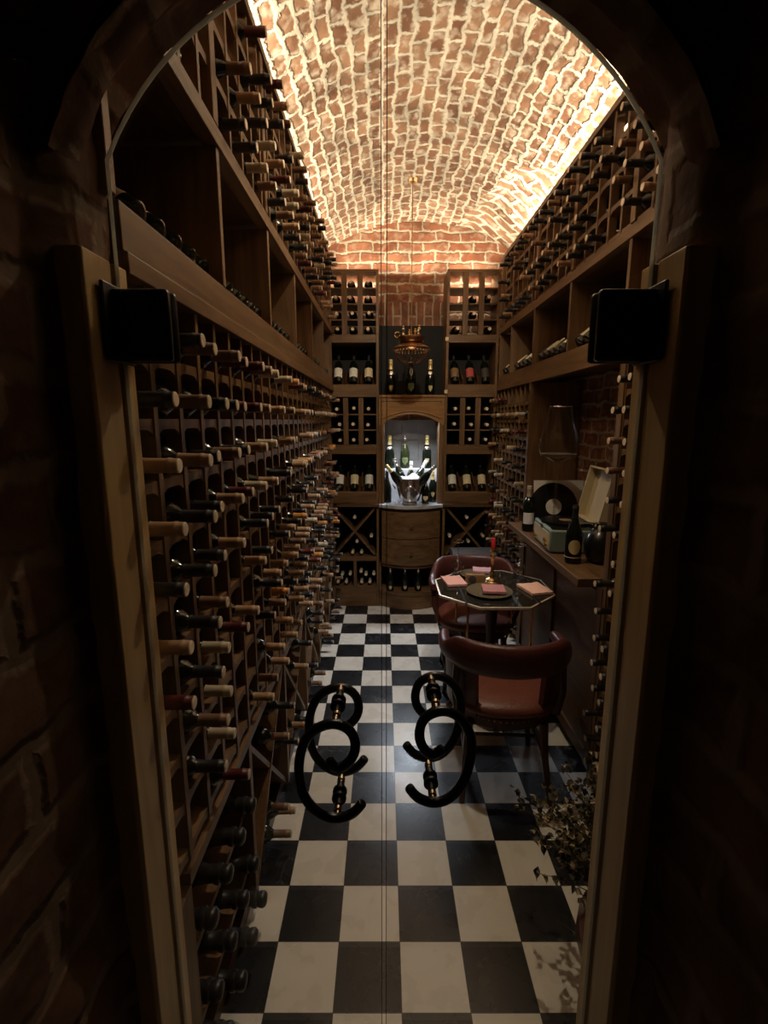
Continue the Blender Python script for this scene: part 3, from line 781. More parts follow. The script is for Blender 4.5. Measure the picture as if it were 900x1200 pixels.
for (x0, x1), side in ((CL, 'left'), (CR, 'right')):
    t, cw = cabinet(x0, x1, side); cabs[side] = cw
    if side == 'right':
        for z in (2.352, 1.925):
            MB().cbox((x0+.004-(x0+x1)/2, -.010, z), (.026, .012, .03)).build('corner_block', M_paperc, t, label='small pale square block')
    cn = ['left', 'middle', 'right']
    emptyU = set() if side == 'left' else {(0, 0), (1, 0), (2, 0), (0, 1), (0, 2), (2, 2), (1, 3)}
    emptyL = set() if side == 'left' else {(0, 2)}
    for c in range(3):
        for r in range(4):
            if (c, r) in emptyU: continue
            z = (2.39, 2.513, 2.637, 2.760)[3-r]+.0385
            cp = rnd.choice(['ivory', 'tan', 'black'])
            b = bottle('bordeaux', cp)
            put(b, (x0+.022+cw*(c+.5)+rnd.uniform(-.012, .012), YF+.27, z), (R(90-rnd.uniform(0, 2)), 0, R(rnd.uniform(-2, 2))))
            tag(b, f'bottle lying in the top grid of the {side} back cabinet, {ORD[r]} row, {cn[c]} column', 'bottle', f'bottles in the {side} back cabinet grids')
        for r in range(3):
            if (c, r) in emptyL: continue
            z = (1.475, 1.607, 1.74)[2-r]+.0385
            b = bottle('bordeaux', rnd.choice(['ivory', 'ivory', 'tan']))
            put(b, (x0+.022+cw*(c+.5)+rnd.uniform(-.012, .012), YF+.27, z), (R(90-rnd.uniform(0, 2)), 0, R(rnd.uniform(-2, 2))))
            tag(b, f'bottle lying in the middle grid of the {side} back cabinet, {ORD[r]} row, {cn[c]} column', 'bottle', f'bottles in the {side} back cabinet grids')
    # display bottles
    labs = {('left', 0): [M_paper, M_paper, M_paperc], ('left', 1): [M_paper, M_paperc, M_paper], ('right', 0): [M_papero, M_paperr, M_ink], ('right', 1): [M_paper, M_paperc, M_paperc]}
    lnm = {M_paper: 'white', M_paperc: 'cream', M_papero: 'brown', M_paperr: 'red', M_ink: 'black'}
    for lv, zt in ((0, 1.985), (1, 1.065)):
        for c in range(3):
            lab = labs[(side, lv)][c]
            b = bottle('bordeaux', 'black', lab, lz=(.045, .135), la=75)
            xx = x0+.022+cw*(c+.5)
            put(b, (xx, YF+.035, zt+.012), (R(-32), 0, 0))
            tag(b, f'{lnm[lab]}-labelled bottle tilted on the {"upper" if lv == 0 else "lower"} display of the {side} back cabinet, {cn[c]} one', 'bottle', f'display bottles of the {side} back cabinet')
    # crossed bin and small bins
    xm = (x0+x1)/2
    for (dx, z, nm) in ((0, .83, 'in the top of the crossed bin'), (-.02, .545, 'at the left of the crossed bin floor'), (.06, .545, 'at the right of the crossed bin floor'), (.02, .61, 'on the pair in the crossed bin'), (-.15, .66, 'in the left of the crossed bin'), (.15, .66, 'in the right of the crossed bin')):
        if rnd.random() < .1: continue
        b = bottle('bordeaux', 'ivory'); 
        zz = z if z > .56 else .5095
        put(b, (xm+dx, YF+.29, zz), (R(90), 0, 0)); tag(b, f'bottle lying {nm} of the {side} back cabinet', 'bottle', f'bottles in the {side} back bins')
    for hx in (-1, 1):
        for k, (dx, z) in enumerate(((-.055, .23), (.03, .23), (-.01, .30), (.07, .305), (-.06, .33))):
            if side == 'right' and k > 2: continue
            b = bottle('bordeaux', 'ivory'); put(b, (xm+hx*.108+dx*.9, YF+.29, z), (R(90), 0, 0))
            tag(b, f'bottle piled in the {"left" if hx < 0 else "right"} floor bin of the {side} back cabinet, {NTH[k]} laid', 'bottle', f'bottles in the {side} back bins')

# ------------------------------------------------------------------ centre counter unit
NX0, NX1 = -.043, .520
XM = (NX0+NX1)/2
t = thing('counter_cabinet', 'bow-fronted oak cabinet with two drawers and marble top in the middle of the back wall', 'cabinet', (XM, YF, 0))
inv = Matrix.Translation(-Vector(t.location))
def bow(x, b=.105): return YF-.012-b*max(0, 1-((x-XM)/.262)**2)
def bow_panel(z0, z1, th, inset=0, x0=NX0+.02, x1=NX1-.02, b=.105, n=24):
    f = [(x0+(x1-x0)*k/n, bow(x0+(x1-x0)*k/n, b)+inset) for k in range(n+1)]
    return MB().prism([(x-t.location.x, y-t.location.y) for x, y in f]+[(x-t.location.x, y-t.location.y+th) for x, y in reversed(f)], z0, z1, 'z')
def bow_slab(z0, z1, inset=0, yb=YB-.05, x0=NX0, x1=NX1, n=24):
    f = [(x0+(x1-x0)*k/n, bow(x0+(x1-x0)*k/n)+inset) for k in range(n+1)]
    return MB().prism([(x-t.location.x, y-t.location.y) for x, y in f]+[(x1-t.location.x, yb-t.location.y), (x0-t.location.x, yb-t.location.y)], z0, z1, 'z')
for z0, z1 in ((.655, .895), (.415, .648)):
    d = bow_panel(z0, z1, .02).build('drawer', W['x'], t, bevel=.003)
    zc = (z0+z1)/2
    MB().lathe([(.006, 0), (.006, .012), (.016, .018), (.016, .024), (.001, .028)], 14, inv @ T(XM, bow(XM)-.0, zc) @ RX(90)).build('knob', M_bronze, d, label='dark metal drawer knob')
bow_slab(.895, .925, .012).build('apron', WD['x'], t)
bow_slab(.926, .956, -.02).build('marble_top', M_marble, t, bevel=.004, label='grey marble top')
bow_slab(.13, .155, .012).build('base_shelf', W['x'], t)
bow_slab(0, .129, .02).build('plinth', W['x'], t)
bow_slab(.385, .412, .012).build('drawer_floor', WD['x'], t)
MB().box(NX0, NX1, YB-.05, YB-.04, .15, .92, inv).build('back_panel', M_dark, t)
for x in (NX0, NX1-.02): MB().box(x, x+.02, YF-.01, YB-.06, .156, .384, inv).build('side_panel', W['z'], t)

# niche: posts, valance with an arched underside, stone back, white ledge
t = thing('niche_surround', 'oak niche surround with arched valance over the marble counter', 'niche', (XM, YF, .96))
inv = Matrix.Translation(-Vector(t.location))
for x in (NX0, NX1-.045): MB().box(x, x+.045, YF, YF+.045, .957, 1.66, inv).build('post', W['z'], t, bevel=.002)
def valance(x0, x1, zt, z_end, z_mid, ya, yb, n=24):
    pts = [(x1, zt), (x0, zt)]
    for k in range(n+1):
        x = x0+(x1-x0)*k/n; u = (x-(x0+x1)/2)/((x1-x0)/2); e = .86
        z = z_end if abs(u) > e else z_end+.018+(z_mid-z_end-.018)*(1-(u/e)**2)
        pts.append((x, z))
    return MB().prism(pts, ya, yb, 'y', inv)
valance(NX0, NX1, 1.875, 1.645, 1.735, YF-.004, YF+.03).build('valance', M_valance, t, bevel=.002)
# raised moulding framing the valance panel
mo = [(NX0+.03, 1.70), (NX0+.03, 1.85), (NX1-.03, 1.85), (NX1-.03, 1.70)]
arcp = [(NX1-.03+(NX0-NX1+.06)*k/20, 1.70+.062*(1-(2*k/20-1)**2)) for k in range(1, 20)]
MB().tube([Vector((x, YF-.006, z))-Vector(t.location) for x, z in mo+arcp], .006, 8, None, True).build('moulding', M_valance, t)
arc2 = [(NX0+.04+(NX1-NX0-.08)*k/20, 1.668+.075*(1-(2*k/20-1)**2)) for k in range(21)]
MB().tube([Vector((x, YF-.006, z))-Vector(t.location) for x, z in arc2], .007, 8).build('arch_moulding', M_valance, t)
MB().box(NX0, NX1, YF-.015, YB-.05, 1.877, 1.897, inv).build('top_shelf', M_valance, t, bevel=.003)
tb = MB()
for i in range(3):
    for k in range(4):
        xa = NX0+.046+(NX1-NX0-.092)*i/3; xb = NX0+.046+(NX1-NX0-.092)*(i+1)/3
        tb.box(xa+.0015, xb-.0015, YB-.062, YB-.05, .962+.182*k, .962+.182*(k+1)-.003, inv)
tb.build('stone_back', M_tile, t, bevel=.001, label='grey stone tiled back')
MB().box(NX0+.05, NX1-.05, 4.52, YB-.063, .957, 1.25, inv).build('ledge', M_white, t, bevel=.003, label='white ledge')
for x in (NX0+.047, NX1-.053): MB().box(x, x+.006, YF+.046, 4.62, .958, 1.64, inv).build('mirror_strip', M_silver, t)
MB().box(NX0, NX1, YB-.10, YB-.085, 1.90, 2.50, inv).build('black_panel', M_blackpanel, t, label='black back panel of the upper niche')

# champagne bottles with shield labels
def shield(w, h):
    return [(-w/2, h*.35), (-w*.25, h*.5), (0, h*.42), (w*.25, h*.5), (w/2, h*.35), (w*.42, -.1*h), (0, -h/2), (-w*.42, -.1*h)]
def champagne(loc, label, cap, glass, shieldm, sw=.045, sh=.06, zc=.07, scale=1, collar=None, rot=(0, 0, 0), group=None, link=True, pendant=False):
    b = make_bottle('champagne', cap, None, glass=glass, link=True, name='champagne_bottle', top=False)
    put(b, loc, rot); b.scale = (scale,)*3
    if shieldm:
        poly = shield(sw, sh); rad = .0428
        n = len(poly)
        r1 = rad+.0004
        vs = [(r1*sin(x*f/r1), -r1*cos(x*f/r1), zc+z*f) for f in (1, .7, .4) for x, z in poly]+[(0, -r1, zc)]
        fs = [(a*n+k, a*n+(k+1) % n, (a+1)*n+(k+1) % n, (a+1)*n+k) for a in (0, 1) for k in range(n)]+[(2*n+k, 2*n+(k+1) % n, 3*n) for k in range(n)]
        MB().add(vs, fs).build('shield_label', shieldm, b)
        MB().tube([((rad+.0012)*sin(x*.75/rad), -(rad+.0012)*cos(x*.75/rad), zc+z*.75) for x, z in poly], .0009, 5, None, True).build('label_border', M_goldlabel if shieldm is not M_goldlabel else M_ink, b)
    if collar:
        MB().lathe([(.0185, .208), (.0275, .196), (.0345, .176), (.0352, .172)], 18).build('neck_collar', collar, b)
    if pendant:
        c = [Vector((.008*sin(a)*1.3, -.024-.012*(1-cos(a))/2, .205-.045*(1-cos(a))/2)) for a in [2*pi*k/16 for k in range(16)]]
        MB().tube(c, .0016, 6, None, True).build('neck_ribbon', M_silver, b)
    return tag(b, label, 'bottle', group)
GC = 'champagne bottles around the counter niche'
YS = 4.42
for x, lb in ((P(458.5, 450, Y=YS).x, 'gold-necked dark champagne bottle on the upper shelf, left of the lamp'), (P(504.5, 450, Y=YS).x, 'gold-necked dark champagne bottle on the upper shelf, right of the lamp')):
    champagne((x, YS, 1.898), lb, M_gold, M_bottle, M_goldlabel, .034, .055, .055, 1.0, M_silver, group=GC)
champagne((P(482, 450, Y=YS).x, YS, 1.898), 'dark champagne bottle with green shield label on the upper shelf, directly under the lamp', 'black', M_bottle, M_shield, .058, .075, .062, 1.05, None, group=GC, pendant=True)
YL = 4.575
champagne((P(454.5, 540, Y=YL).x+.022, YL, 1.251), 'dark gold-necked champagne bottle standing on the white ledge, left one', M_gold, M_bottle, None, collar=M_silver, group=GC)
champagne((P(475, 540, Y=YL).x, YL, 1.251), 'green champagne bottle with shield label standing on the white ledge, middle one', M_silver, M_green, M_shield, .06, .075, .068, 1.0, group=GC)
champagne((P(500.5, 540, Y=YL).x, YL, 1.251), 'dark gold-necked champagne bottle standing on the white ledge, right one', M_gold, M_bottle, M_goldlabel, .04, .05, .07, collar=M_silver, group=GC)
# on the marble, beside the bucket
champagne((P(452.5, 590, Y=4.42).x+.012, 4.42, .957), 'dark champagne bottle on the marble top, left of the ice bucket', 'black', M_bottle, None, scale=.95, group=GC)
champagne((P(499, 590, Y=4.34).x, 4.36, .957), 'champagne bottle with cream label on the marble top, right of the ice bucket', M_silver, M_bottle, M_paperc, .06, .06, .06, .8, group=GC)
champagne((P(508, 590, Y=4.42).x-.004, 4.45, .957), 'dark champagne bottle with gold shield on the marble top, farthest right', M_gold, M_bottle, M_goldlabel, .034, .05, .075, .95, group=GC)
for k, x in enumerate((458, 475, 490.5)):
    xx = P(x, 690, Y=4.33).x
    champagne((xx, 4.33, .156), f'gold-shield champagne bottle in the base niche under the drawers, {["left", "middle", "right"][k]} one', M_nickel, M_bottle, M_goldlabel, .04, .05, .05, .74, group=GC)

# ice bucket
bx_, by_, bz_ = XM-.012, 4.36, .957
t = thing('ice_bucket', 'silver ice bucket full of bottles on the marble counter', 'bucket', (bx_, by_, bz_))
MB().lathe([(.001, .004), (.06, .0), (.075, .006), (.06, .016), (.085, .03), (.105, .09), (.118, .16), (.125, .222), (.131, .226), (.131, .232), (.122, .232), (.115, .16), (.10, .09), (.08, .036), (.001, .03)], 32).build('bowl', M_silver, t)
for sx in (0, 90, 180, 270):
    arcp = [Vector((.042*cos(a), -.128-.018*sin(a), .135+.035*sin(a))) for a in [pi*k/12 for k in range(13)]]
    if sx in (0, 90, 270): MB().tube(arcp, .006, 8, RZ(sx)).build('handle', M_silver, t)
MB().lathe([(.103, .118), (.112, .122), (.112, .128), (.105, .132)], 32).build('band', M_silver, t)
ice = MB()
for k in range(30):
    a = rnd.uniform(0, 2*pi); r = .09*math.sqrt(rnd.random())
    ice.cbox((0, 0, 0), (.024, .024, .024), T(r*cos(a), r*sin(a), .215+rnd.uniform(-.01, .02)) @ RZ(rnd.uniform(0, 90)) @ RX(rnd.uniform(0, 90)))
tag(ice.build('ice_cubes', M_ice, bevel=.003), 'ice cubes heaped in the silver ice bucket', 'ice', kind='stuff').location = (bx_, by_, bz_)
for k, (az, tl, cp, lb, lean) in enumerate(((205, 40, M_gold, 'gold-necked bottle leaning out of the ice bucket far to the left', .07), (150, 24, M_silver, 'silver-necked bottle leaning out of the ice bucket to the left', .06), (38, 33, M_paper, 'white-necked bottle leaning out of the ice bucket to the right', .06), (332, 42, M_silver, 'silver-necked bottle leaning out of the ice bucket far to the right', .075), (80, 14, M_paper, 'white-necked bottle upright at the back of the ice bucket', .05))):
    a = R(az); dirv = Vector((sin(R(tl))*cos(a), sin(R(tl))*sin(a), cos(R(tl))))
    b = make_bottle('champagne', cp, None, glass=M_bottle, link=True, name='champagne_bottle', top=False); b.scale = (.92,)*3
    b.rotation_mode = 'QUATERNION'; b.rotation_quaternion = Vector((0, 0, 1)).rotation_difference(dirv)
    b.location = Vector((bx_, by_, bz_+(.14 if tl > 20 else .10)))+Vector((cos(a)*lean*.75, sin(a)*lean*.75, 0))
    tag(b, lb, 'bottle', 'bottles in the ice bucket')
tag(MB().add([(r*cos(q)*1.0, r*sin(q)*.8, .05*(1-(r/.05)**2)) for r in (0.0001, .02, .035, .05) for q in [2*pi*k/12 for k in range(12)]],
   [(j*12+i, j*12+(i+1) % 12, (j+1)*12+(i+1) % 12, (j+1)*12+i) for j in range(3) for i in range(12)]).build('white_napkin', M_paper), 'crumpled white cloth over the front of the ice bucket', 'cloth').location = (bx_+.03, by_-.05, bz_+.228)

# ------------------------------------------------------------------ pendant lamp
px, py, pz = .205, 3.9, 0
t = thing('pendant_lamp', 'ornate tiered bronze pendant lamp with bead fringe hanging before the back niche', 'lamp', (px, py, 2.21))
MB().lathe([(.10, .075), (.102, .086), (.085, .09), (.06, .098), (.02, .10), (.001, .10)], 28).lathe([(.10, .075), (.085, .07), (.08, .06)], 28).build('upper_tier', M_bronze, t)
MB().lathe([(.07, .045), (.092, .05), (.092, .058), (.07, .07), (.07, .075)], 28).build('copper_band', M_copper, t, label='bright copper band')
MB().lathe([(.142, .0), (.146, .006), (.12, .02), (.09, .034), (.075, .045), (.06, .045), (.075, .03), (.11, .012), (.138, -.002)], 32).build('brim', M_bronze, t)
MB().lathe([(.112, -.004), (.116, .0), (.118, .008), (.08, .03), (.06, .03), (.10, .004)], 32).build('copper_tier', M_copper, t, label='bright copper tier under the brim')
bd = MB()
for k in range(30):
    a = 2*pi*k/30
    bd.lathe([(.0005, -.006), (.0045, -.002), (.0045, .002), (.0005, .006)], 6, T(.125*cos(a), .125*sin(a), -.012))
bd.build('beads', mat('crystal_bead', (.85, .72, .52), .15, 0, .8), t, label='ring of pale beads')
fr = MB()
for k in range(48):
    a = 2*pi*k/48
    r0, r1 = .128, .05
    fr.tube([(r0*cos(a), r0*sin(a), -.016), (.115*cos(a), .115*sin(a), -.055), (.085*cos(a), .085*sin(a), -.085), (r1*cos(a), r1*sin(a), -.102)], [.0022, .0018, .0018, .0012], 4)
fr.build('fringe', mat('dark_bronze_beads', (.10, .055, .03), .35, .6), t)
MB().lathe([(.001, -.135), (.006, -.13), (.011, -.12), (.006, -.11), (.012, -.102), (.035, -.096), (.05, -.098), (.001, -.09)], 16).build('finial', M_bronze, t)
for k, (a, hgt) in enumerate(((150, .075), (100, .06), (200, .07), (20, .085), (320, .05), (60, .065))):
    r = .065; c = Vector((r*cos(R(a)), r*sin(R(a)), .098))
    MB().lathe([(.012, 0), (.014, .008), (.006, .016), (.009, hgt*.5), (.013, hgt*.62), (.006, hgt*.75), (.008, hgt*.88), (.001, hgt)], 10, Matrix.Translation(c)).build('ornament', M_brass if k % 2 else M_nickel, t)
sw = [Vector((-.105+.02*cos(q), 0, .105+.02*sin(q))) for q in [2*pi*k/14 for k in range(14)]]
MB().tube(sw, .004, 6, None, True).build('scroll', M_brass, t)
rod_top = ZAP-VR+math.sqrt(VR*VR-(px-CX)**2)-2.21
MB().tube([(0, 0, .10), (0, 0, rod_top-.01)], .0035, 8).build('suspension_rod', M_bronze, t)
MB().lathe([(.001, rod_top-.03), (.03, rod_top-.022), (.04, rod_top), (.001, rod_top+.02)], 18).build('ceiling_rose', M_bronze, t)
light('pendant_bulb', 'POINT', (px, py-.02, 2.16), .25, (1, .6, .28), size=.02)

# ------------------------------------------------------------------ right bay: counter, record player, glass, bottle
CZ = 1.0
t = thing('sideboard_counter', 'oak counter with dark panelled front in the right wall bay', 'counter', (.97, 2.72, 0))
inv = Matrix.Translation(-Vector(t.location))
MB().box(.855, WRx-.03, 2.10, 3.345, CZ-.04, CZ, inv).build('worktop', W['y'], t, bevel=.004)
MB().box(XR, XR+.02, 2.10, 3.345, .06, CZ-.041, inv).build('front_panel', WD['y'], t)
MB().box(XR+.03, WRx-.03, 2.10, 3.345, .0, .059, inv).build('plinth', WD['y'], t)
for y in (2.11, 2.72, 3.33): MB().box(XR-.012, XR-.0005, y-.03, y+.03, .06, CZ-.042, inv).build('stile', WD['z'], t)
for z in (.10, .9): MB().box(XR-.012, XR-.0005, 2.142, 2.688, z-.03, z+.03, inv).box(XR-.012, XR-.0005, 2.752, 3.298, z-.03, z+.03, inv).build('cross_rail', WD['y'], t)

# suitcase record player
tx0, tx1, ty0, ty1, th = .875, 1.16, 2.50, 2.86, .125
t = thing('record_player', 'mint suitcase record player with its cream lid open on the right counter', 'record player', ((tx0+tx1)/2, (ty0+ty1)/2, CZ), (0, 0, R(-4)))
hw, hd = (tx1-tx0)/2, (ty1-ty0)/2
MB().box(-hw, hw, -hd, hd, .006, th).build('case', M_mint, t, bevel=.008)
MB().box(-hw-.003, -hw+.001, -hd+.02, hd-.02, .02, th-.02).build('front_grille', M_cream, t, bevel=.002, label='cream front panel')
for y in (-.11, -.13, .11): MB().lathe([(.011, 0), (.011, .012), (.001, .014)], 14, T(-hw-.003, y, .04+.02*(y == -.11)) @ RY(-90)).build('knob', M_brass, t)
MB().box(-hw+.012, hw-.012, -hd+.012, hd-.012, th-.002, th+.004).build('deck', M_vinyl, t, bevel=.002, label='black deck')
MB().lathe([(.13, th+.004), (.13, th+.016), (.001, th+.017)], 40, T(-.01, .03, 0)).build('platter', M_vinyl, t)
MB().lathe([(.035, th+.0172), (.001, th+.0176)], 24, T(-.01, .03, 0)).build('record_label', M_papero, t)
MB().tube([(.1, -.13, th+.03), (.04, -.11, th+.03), (-.02, -.05, th+.024)], .005, 8).lathe([(.014, th), (.014, th+.036)], 14, T(.1, -.13, 0)).build('tone_arm', M_silver, t)
MB().box(-hw-.0045, -hw-.001, -.02, .02, th-.02, th+.0).box(-.02, .02, -hd-.004, -hd, .085, .12).build('latch', M_ink, t)
ld = MB()
LM = T(hw-.004, 0, th+.006) @ RY(12)
ld.box(0, .012, -hd, hd, 0, .30, LM).box(-.05, 0, -hd, -hd+.012, 0, .30, LM).box(-.05, 0, hd-.012, hd, 0, .30, LM).box(-.05, 0, -hd, hd, .288, .30, LM).box(-.05, 0, -hd, hd, 0, .012, LM)
lid = ld.build('lid', M_cream, t, bevel=.004)
MB().box(-.004, 0, -hd+.013, hd-.013, .013, .287, LM).build('lid_lining', M_cream, lid, label='cream lid lining')
MB().box(-.051, -.0, -hd-.001, -hd+.0125, 0, .30, LM).build('lid_edge', M_cream, lid)

# album sleeve and record leaning at the back of the bay
t = tag(MB().cbox((0, 0, .157), (.315, .006, .315), RX(-12)).build('album_sleeve', M_paper), 'white album sleeve leaning behind the black vinyl record', 'record sleeve')
t.location = (1.115, 3.09, CZ+.001)
t = thing('vinyl_record', 'black vinyl record with white centre leaning on the sleeve behind the record player', 'record', (1.07, 3.055, CZ+.001), (R(-12), 0, 0))
LPm = T(0, 0, .152) @ RX(90)
MB().lathe([(.001, -.001), (.15, -.001), (.152, 0), (.15, .001), (.001, .0014)], 48, LPm).build('disc', M_vinyl, t)
MB().lathe([(.05, .0016), (.001, .0019)], 32, LPm).build('centre_label', M_paper, t, label='white centre label')
MB().lathe([(.004, .002), (.001, .0024)], 12, LPm).build('spindle_hole', M_ink, t)

# giant wine glass
t = thing('giant_wine_glass', 'oversized clear wine glass standing on the right counter behind the record player', 'glass', (1.03, 2.955, CZ))
zb = .44
MB().lathe([(.062, zb+.325), (.075, zb+.25), (.105, zb+.15), (.118, zb+.085), (.10, zb+.035), (.05, zb+.008), (.012, zb), (.001, zb-.002)], 40).build('bowl', M_crystal, t)
MB().tube([Vector((.062*cos(a), .062*sin(a), zb+.325)) for a in [2*pi*k/40 for k in range(40)]], .0022, 8, None, True).build('rim', M_silver, t)  # silver ring painting the highlight along the rim
MB().lathe([(.012, zb-.002), (.009, zb-.03), (.0075, zb-.2), (.009, .03), (.02, .012), (.08, .004), (.083, 0), (.001, 0)], 24).build('stem', M_crystal, t)
MB().lathe([(.001, zb+.05), (.104, zb+.052)], 40).build('wine', mat('wine_reflection', (.5, .47, .40), .1), t, label='wine surface painted pale for the white reflection')  # wine lightened to carry the white reflection in the bowl

# bottles on the counter
b = make_bottle('burgundy', 'black', None, link=True, top=False); put(b, (.925, 2.355, CZ+.0005), (0, 0, R(-12)))
def on_body(x, z, rad): return (rad*sin(x/rad), -rad*cos(x/rad), z)
qs = [2*pi*k/20 for k in range(20)]
vs = [on_body(.030*f*cos(q), .085+.036*f*sin(q), .0401) for f in (1, .66, .33) for q in qs]+[on_body(0, .085, .0401)]
MB().add(vs, [(a*20+k, a*20+(k+1) % 20, (a+1)*20+(k+1) % 20, (a+1)*20+k) for a in (0, 1) for k in range(20)]+[(40+k, 40+(k+1) % 20, 60) for k in range(20)]).build('oval_label', M_goldlabel, b, label='gold oval label')
MB().lathe([(.0405, .03), (.0405, .034)], 20).build('label_band', M_goldlabel, b)
tag(b, 'dark bottle with gold oval label standing on the counter before the record player', 'bottle')
b = bottle('bordeaux', 'ivory', M_paper, lz=(.05, .12)); put(b, (.905, 3.06, CZ+.0005), (0, 0, 0)); tag(b, 'dark white-labelled bottle on the counter between far rack and record', 'bottle')
t = thing('stoneware_jug', 'dark round jug at the near end of the right counter', 'jug', (1.06, 2.36, CZ+.0005))
MB().lathe([(.001, 0), (.05, 0), (.075, .04), (.08, .09), (.06, .14), (.03, .165), (.026, .19), (.032, .195), (.001, .19)], 24).build('body', M_vinyl, t)
MB().tube([(.03, 0, .18), (.07, 0, .18), (.085, 0, .14), (.076, 0, .10)], .007, 8).build('handle', M_vinyl, t)

# ------------------------------------------------------------------ table
tcx, tcy, tz = .615, 2.69, .76
t = thing('octagonal_table', 'octagonal brass-rimmed glass dining table laid for dinner', 'table', (tcx, tcy, 0))
ap = .31; k_ = ap*math.tan(pi/8)
octo = [(-ap, -k_), (-k_, -ap), (k_, -ap), (ap, -k_), (ap, k_), (k_, ap), (-k_, ap), (-ap, k_)]
M_smoke = mat('smoked_glass_top', (.022, .018, .013), .06, 0, .6)
MB().prism([(x*.98, y*.98) for x, y in octo], tz-.018, tz-.002, 'z').build('glass_top', M_smoke, t)
MB().sweep([(x, y, tz-.010) for x, y in octo], (.006, .0085), None, True, n=8, pw=4).build('brass_rim', mat('polished_rim', (.80, .66, .45), .3, .35), t, label='narrow brass rim')
for x in (-.19, .19): MB().box(x-.006, x+.006, -.265, .265, tz-.0015, tz+.0002).build('flap_seam', M_black, t, label='dark seam of the hinged flap')
MB().lathe([(.03, .12), (.032, .15), (.022, .2), (.026, .45), (.034, .6), (.05, .70), (.12, .735), (.12, tz-.019)], 20).build('pedestal', M_mahog, t)
for k in range(4):
    M = RZ(90*k)
    MB().sweep([(.02, 0, .16), (.10, 0, .15), (.18, 0, .08), (.235, 0, .018)], [(.02, .025), (.018, .022), (.016, .018), (.018, .016)], M, pw=3).build('leg', M_mahog, t)
for k, (x, y) in enumerate(((.17, -.2), (-.17, -.2), (-.17, .2), (.17, .2))):
    MB().tube([(x, y, tz-.02), (x*1.0, y, .45), (x*.3, y*.3, .22)], .007, 8).build('strut', M_brass, t)

def napkin(x, y, z, w, d, m, rotz, label, curl=.012):
    n = 10; vs = []
    for lay in (0, 1):
        for j in range(n+1):
            for i in range(n+1):
                u, v = i/n-.5, j/n-.5
                zz = .012*lay+.001+curl*max(0, abs(u)*2-.6)*lay*.4+.003*noise.noise(Vector((u*5+x*9, v*5, lay*2)))*lay
                vs.append((u*w*(1+.03*noise.noise(Vector((v*4, x*5, 1)))), v*d*(1+.04*noise.noise(Vector((u*4, y*5, 3)))), zz))
    q = (n+1)*(n+1)
    fs = [(l*q+j*(n+1)+i, l*q+j*(n+1)+i+1, l*q+(j+1)*(n+1)+i+1, l*q+(j+1)*(n+1)+i) for l in (0, 1) for j in range(n) for i in range(n)]
    ring = [i for i in range(n)]+[j*(n+1)+n for j in range(n)]+[n*(n+1)+i for i in range(n, 0, -1)]+[j*(n+1) for j in range(n, 0, -1)]
    fs += [(a, b, b+q, a+q) for a, b in zip(ring, ring[1:]+ring[:1])]
    o = tag(MB().add(vs, fs).build('napkin', m, sharp=60), label, 'napkin', 'folded napkins on the table')
    put(o, (x, y, z), (0, 0, R(rotz))); return o
def plate(x, y, r, label):
    o = tag(MB().lathe([(.001, .002), (r*.55, 0), (r*.6, .003), (r*.95, .011), (r, .014), (r*.99, .016), (r*.6, .007), (.001, .006)], 40).build('plate', M_ceramic), label, 'plate', 'dark plates on the table')
    o.location = (x, y, tz+.0003); return o
plate(.575, 2.585, .125, 'dark round plate under the rose napkin at the near side of the table')
plate(.555, 2.885, .095, 'dark round plate under the mauve napkin at the far side of the table')
napkin(.405, 2.765, tz+.0005, .115, .16, M_cloth['pink'], 8, 'salmon pink folded napkin at the left edge of the table')
napkin(.605, 2.925, tz+.0165, .12, .09, M_cloth['mauve'], -8, 'mauve folded napkin at the far side of the table')
napkin(.595, 2.58, tz+.0165, .12, .12, M_cloth['rose'], -6, 'rose red folded napkin on the near plate')
napkin(.835, 2.63, tz+.0005, .13, .17, M_cloth['peach'], 14, 'peach folded napkin on the right flap of the table')
# boxed card and wooden spatula
t = thing('menu_box', 'small wooden box with round window standing on the table middle', 'box', (.525, 2.735, tz+.0005), (0, 0, R(-4)))
MB().box(-.055, .055, -.014, .014, 0, .058).build('case', M_valance, t, bevel=.002)
MB().lathe([(.022, 0), (.022, .0012), (.001, .0014)], 20, T(-.018, -.0142, .03) @ RX(90)).build('round_window', M_ink, t)
o = tag(MB().sweep([(0, 0, .004), (.015, -.03, .004), (.03, -.065, .004)], [(.004, .002), (.009, .002), (.012, .002)]).build('butter_knife', M_nickel), 'pale butter knife lying before the wooden box', 'knife')
o.location = (.545, 2.69, tz+.0005)
# candlestick
t = thing('candlestick', 'brass candlestick on the table holding a red candle', 'candlestick', (.622, 2.745, tz+.0005))
MB().lathe([(.001, 0), (.05, 0), (.052, .006), (.04, .012), (.03, .02), (.034, .026), (.016, .036), (.011, .05), (.016, .062), (.009, .075), (.0085, .15), (.014, .16), (.009, .17), (.012, .185), (.022, .196), (.022, .202), (.011, .204), (.011, .212), (.001, .212)], 24).build('stem', M_brass, t)
o = thing('candle', 'red candle standing in the brass candlestick on the table', 'candle', (.622, 2.745, tz+.2128))
MB().lathe([(.001, 0), (.0115, 0), (.0115, .052), (.009, .056), (.001, .054)], 18).build('wax', M_red, o)
MB().tube([(0, 0, .054), (.001, 0, .064)], .0012, 6).build('wick', M_ink, o)
# little round ornament and salt pot
t = tag(MB().lathe([(.001, 0), (.012, .001), (.02, .012), (.02, .02), (.012, .031), (.001, .034)], 18).build('salt_cellar', M_crystal), 'small round glass salt cellar on the table right of the candlestick', 'salt cellar')
t.location = (.69, 2.83, tz+.0005)
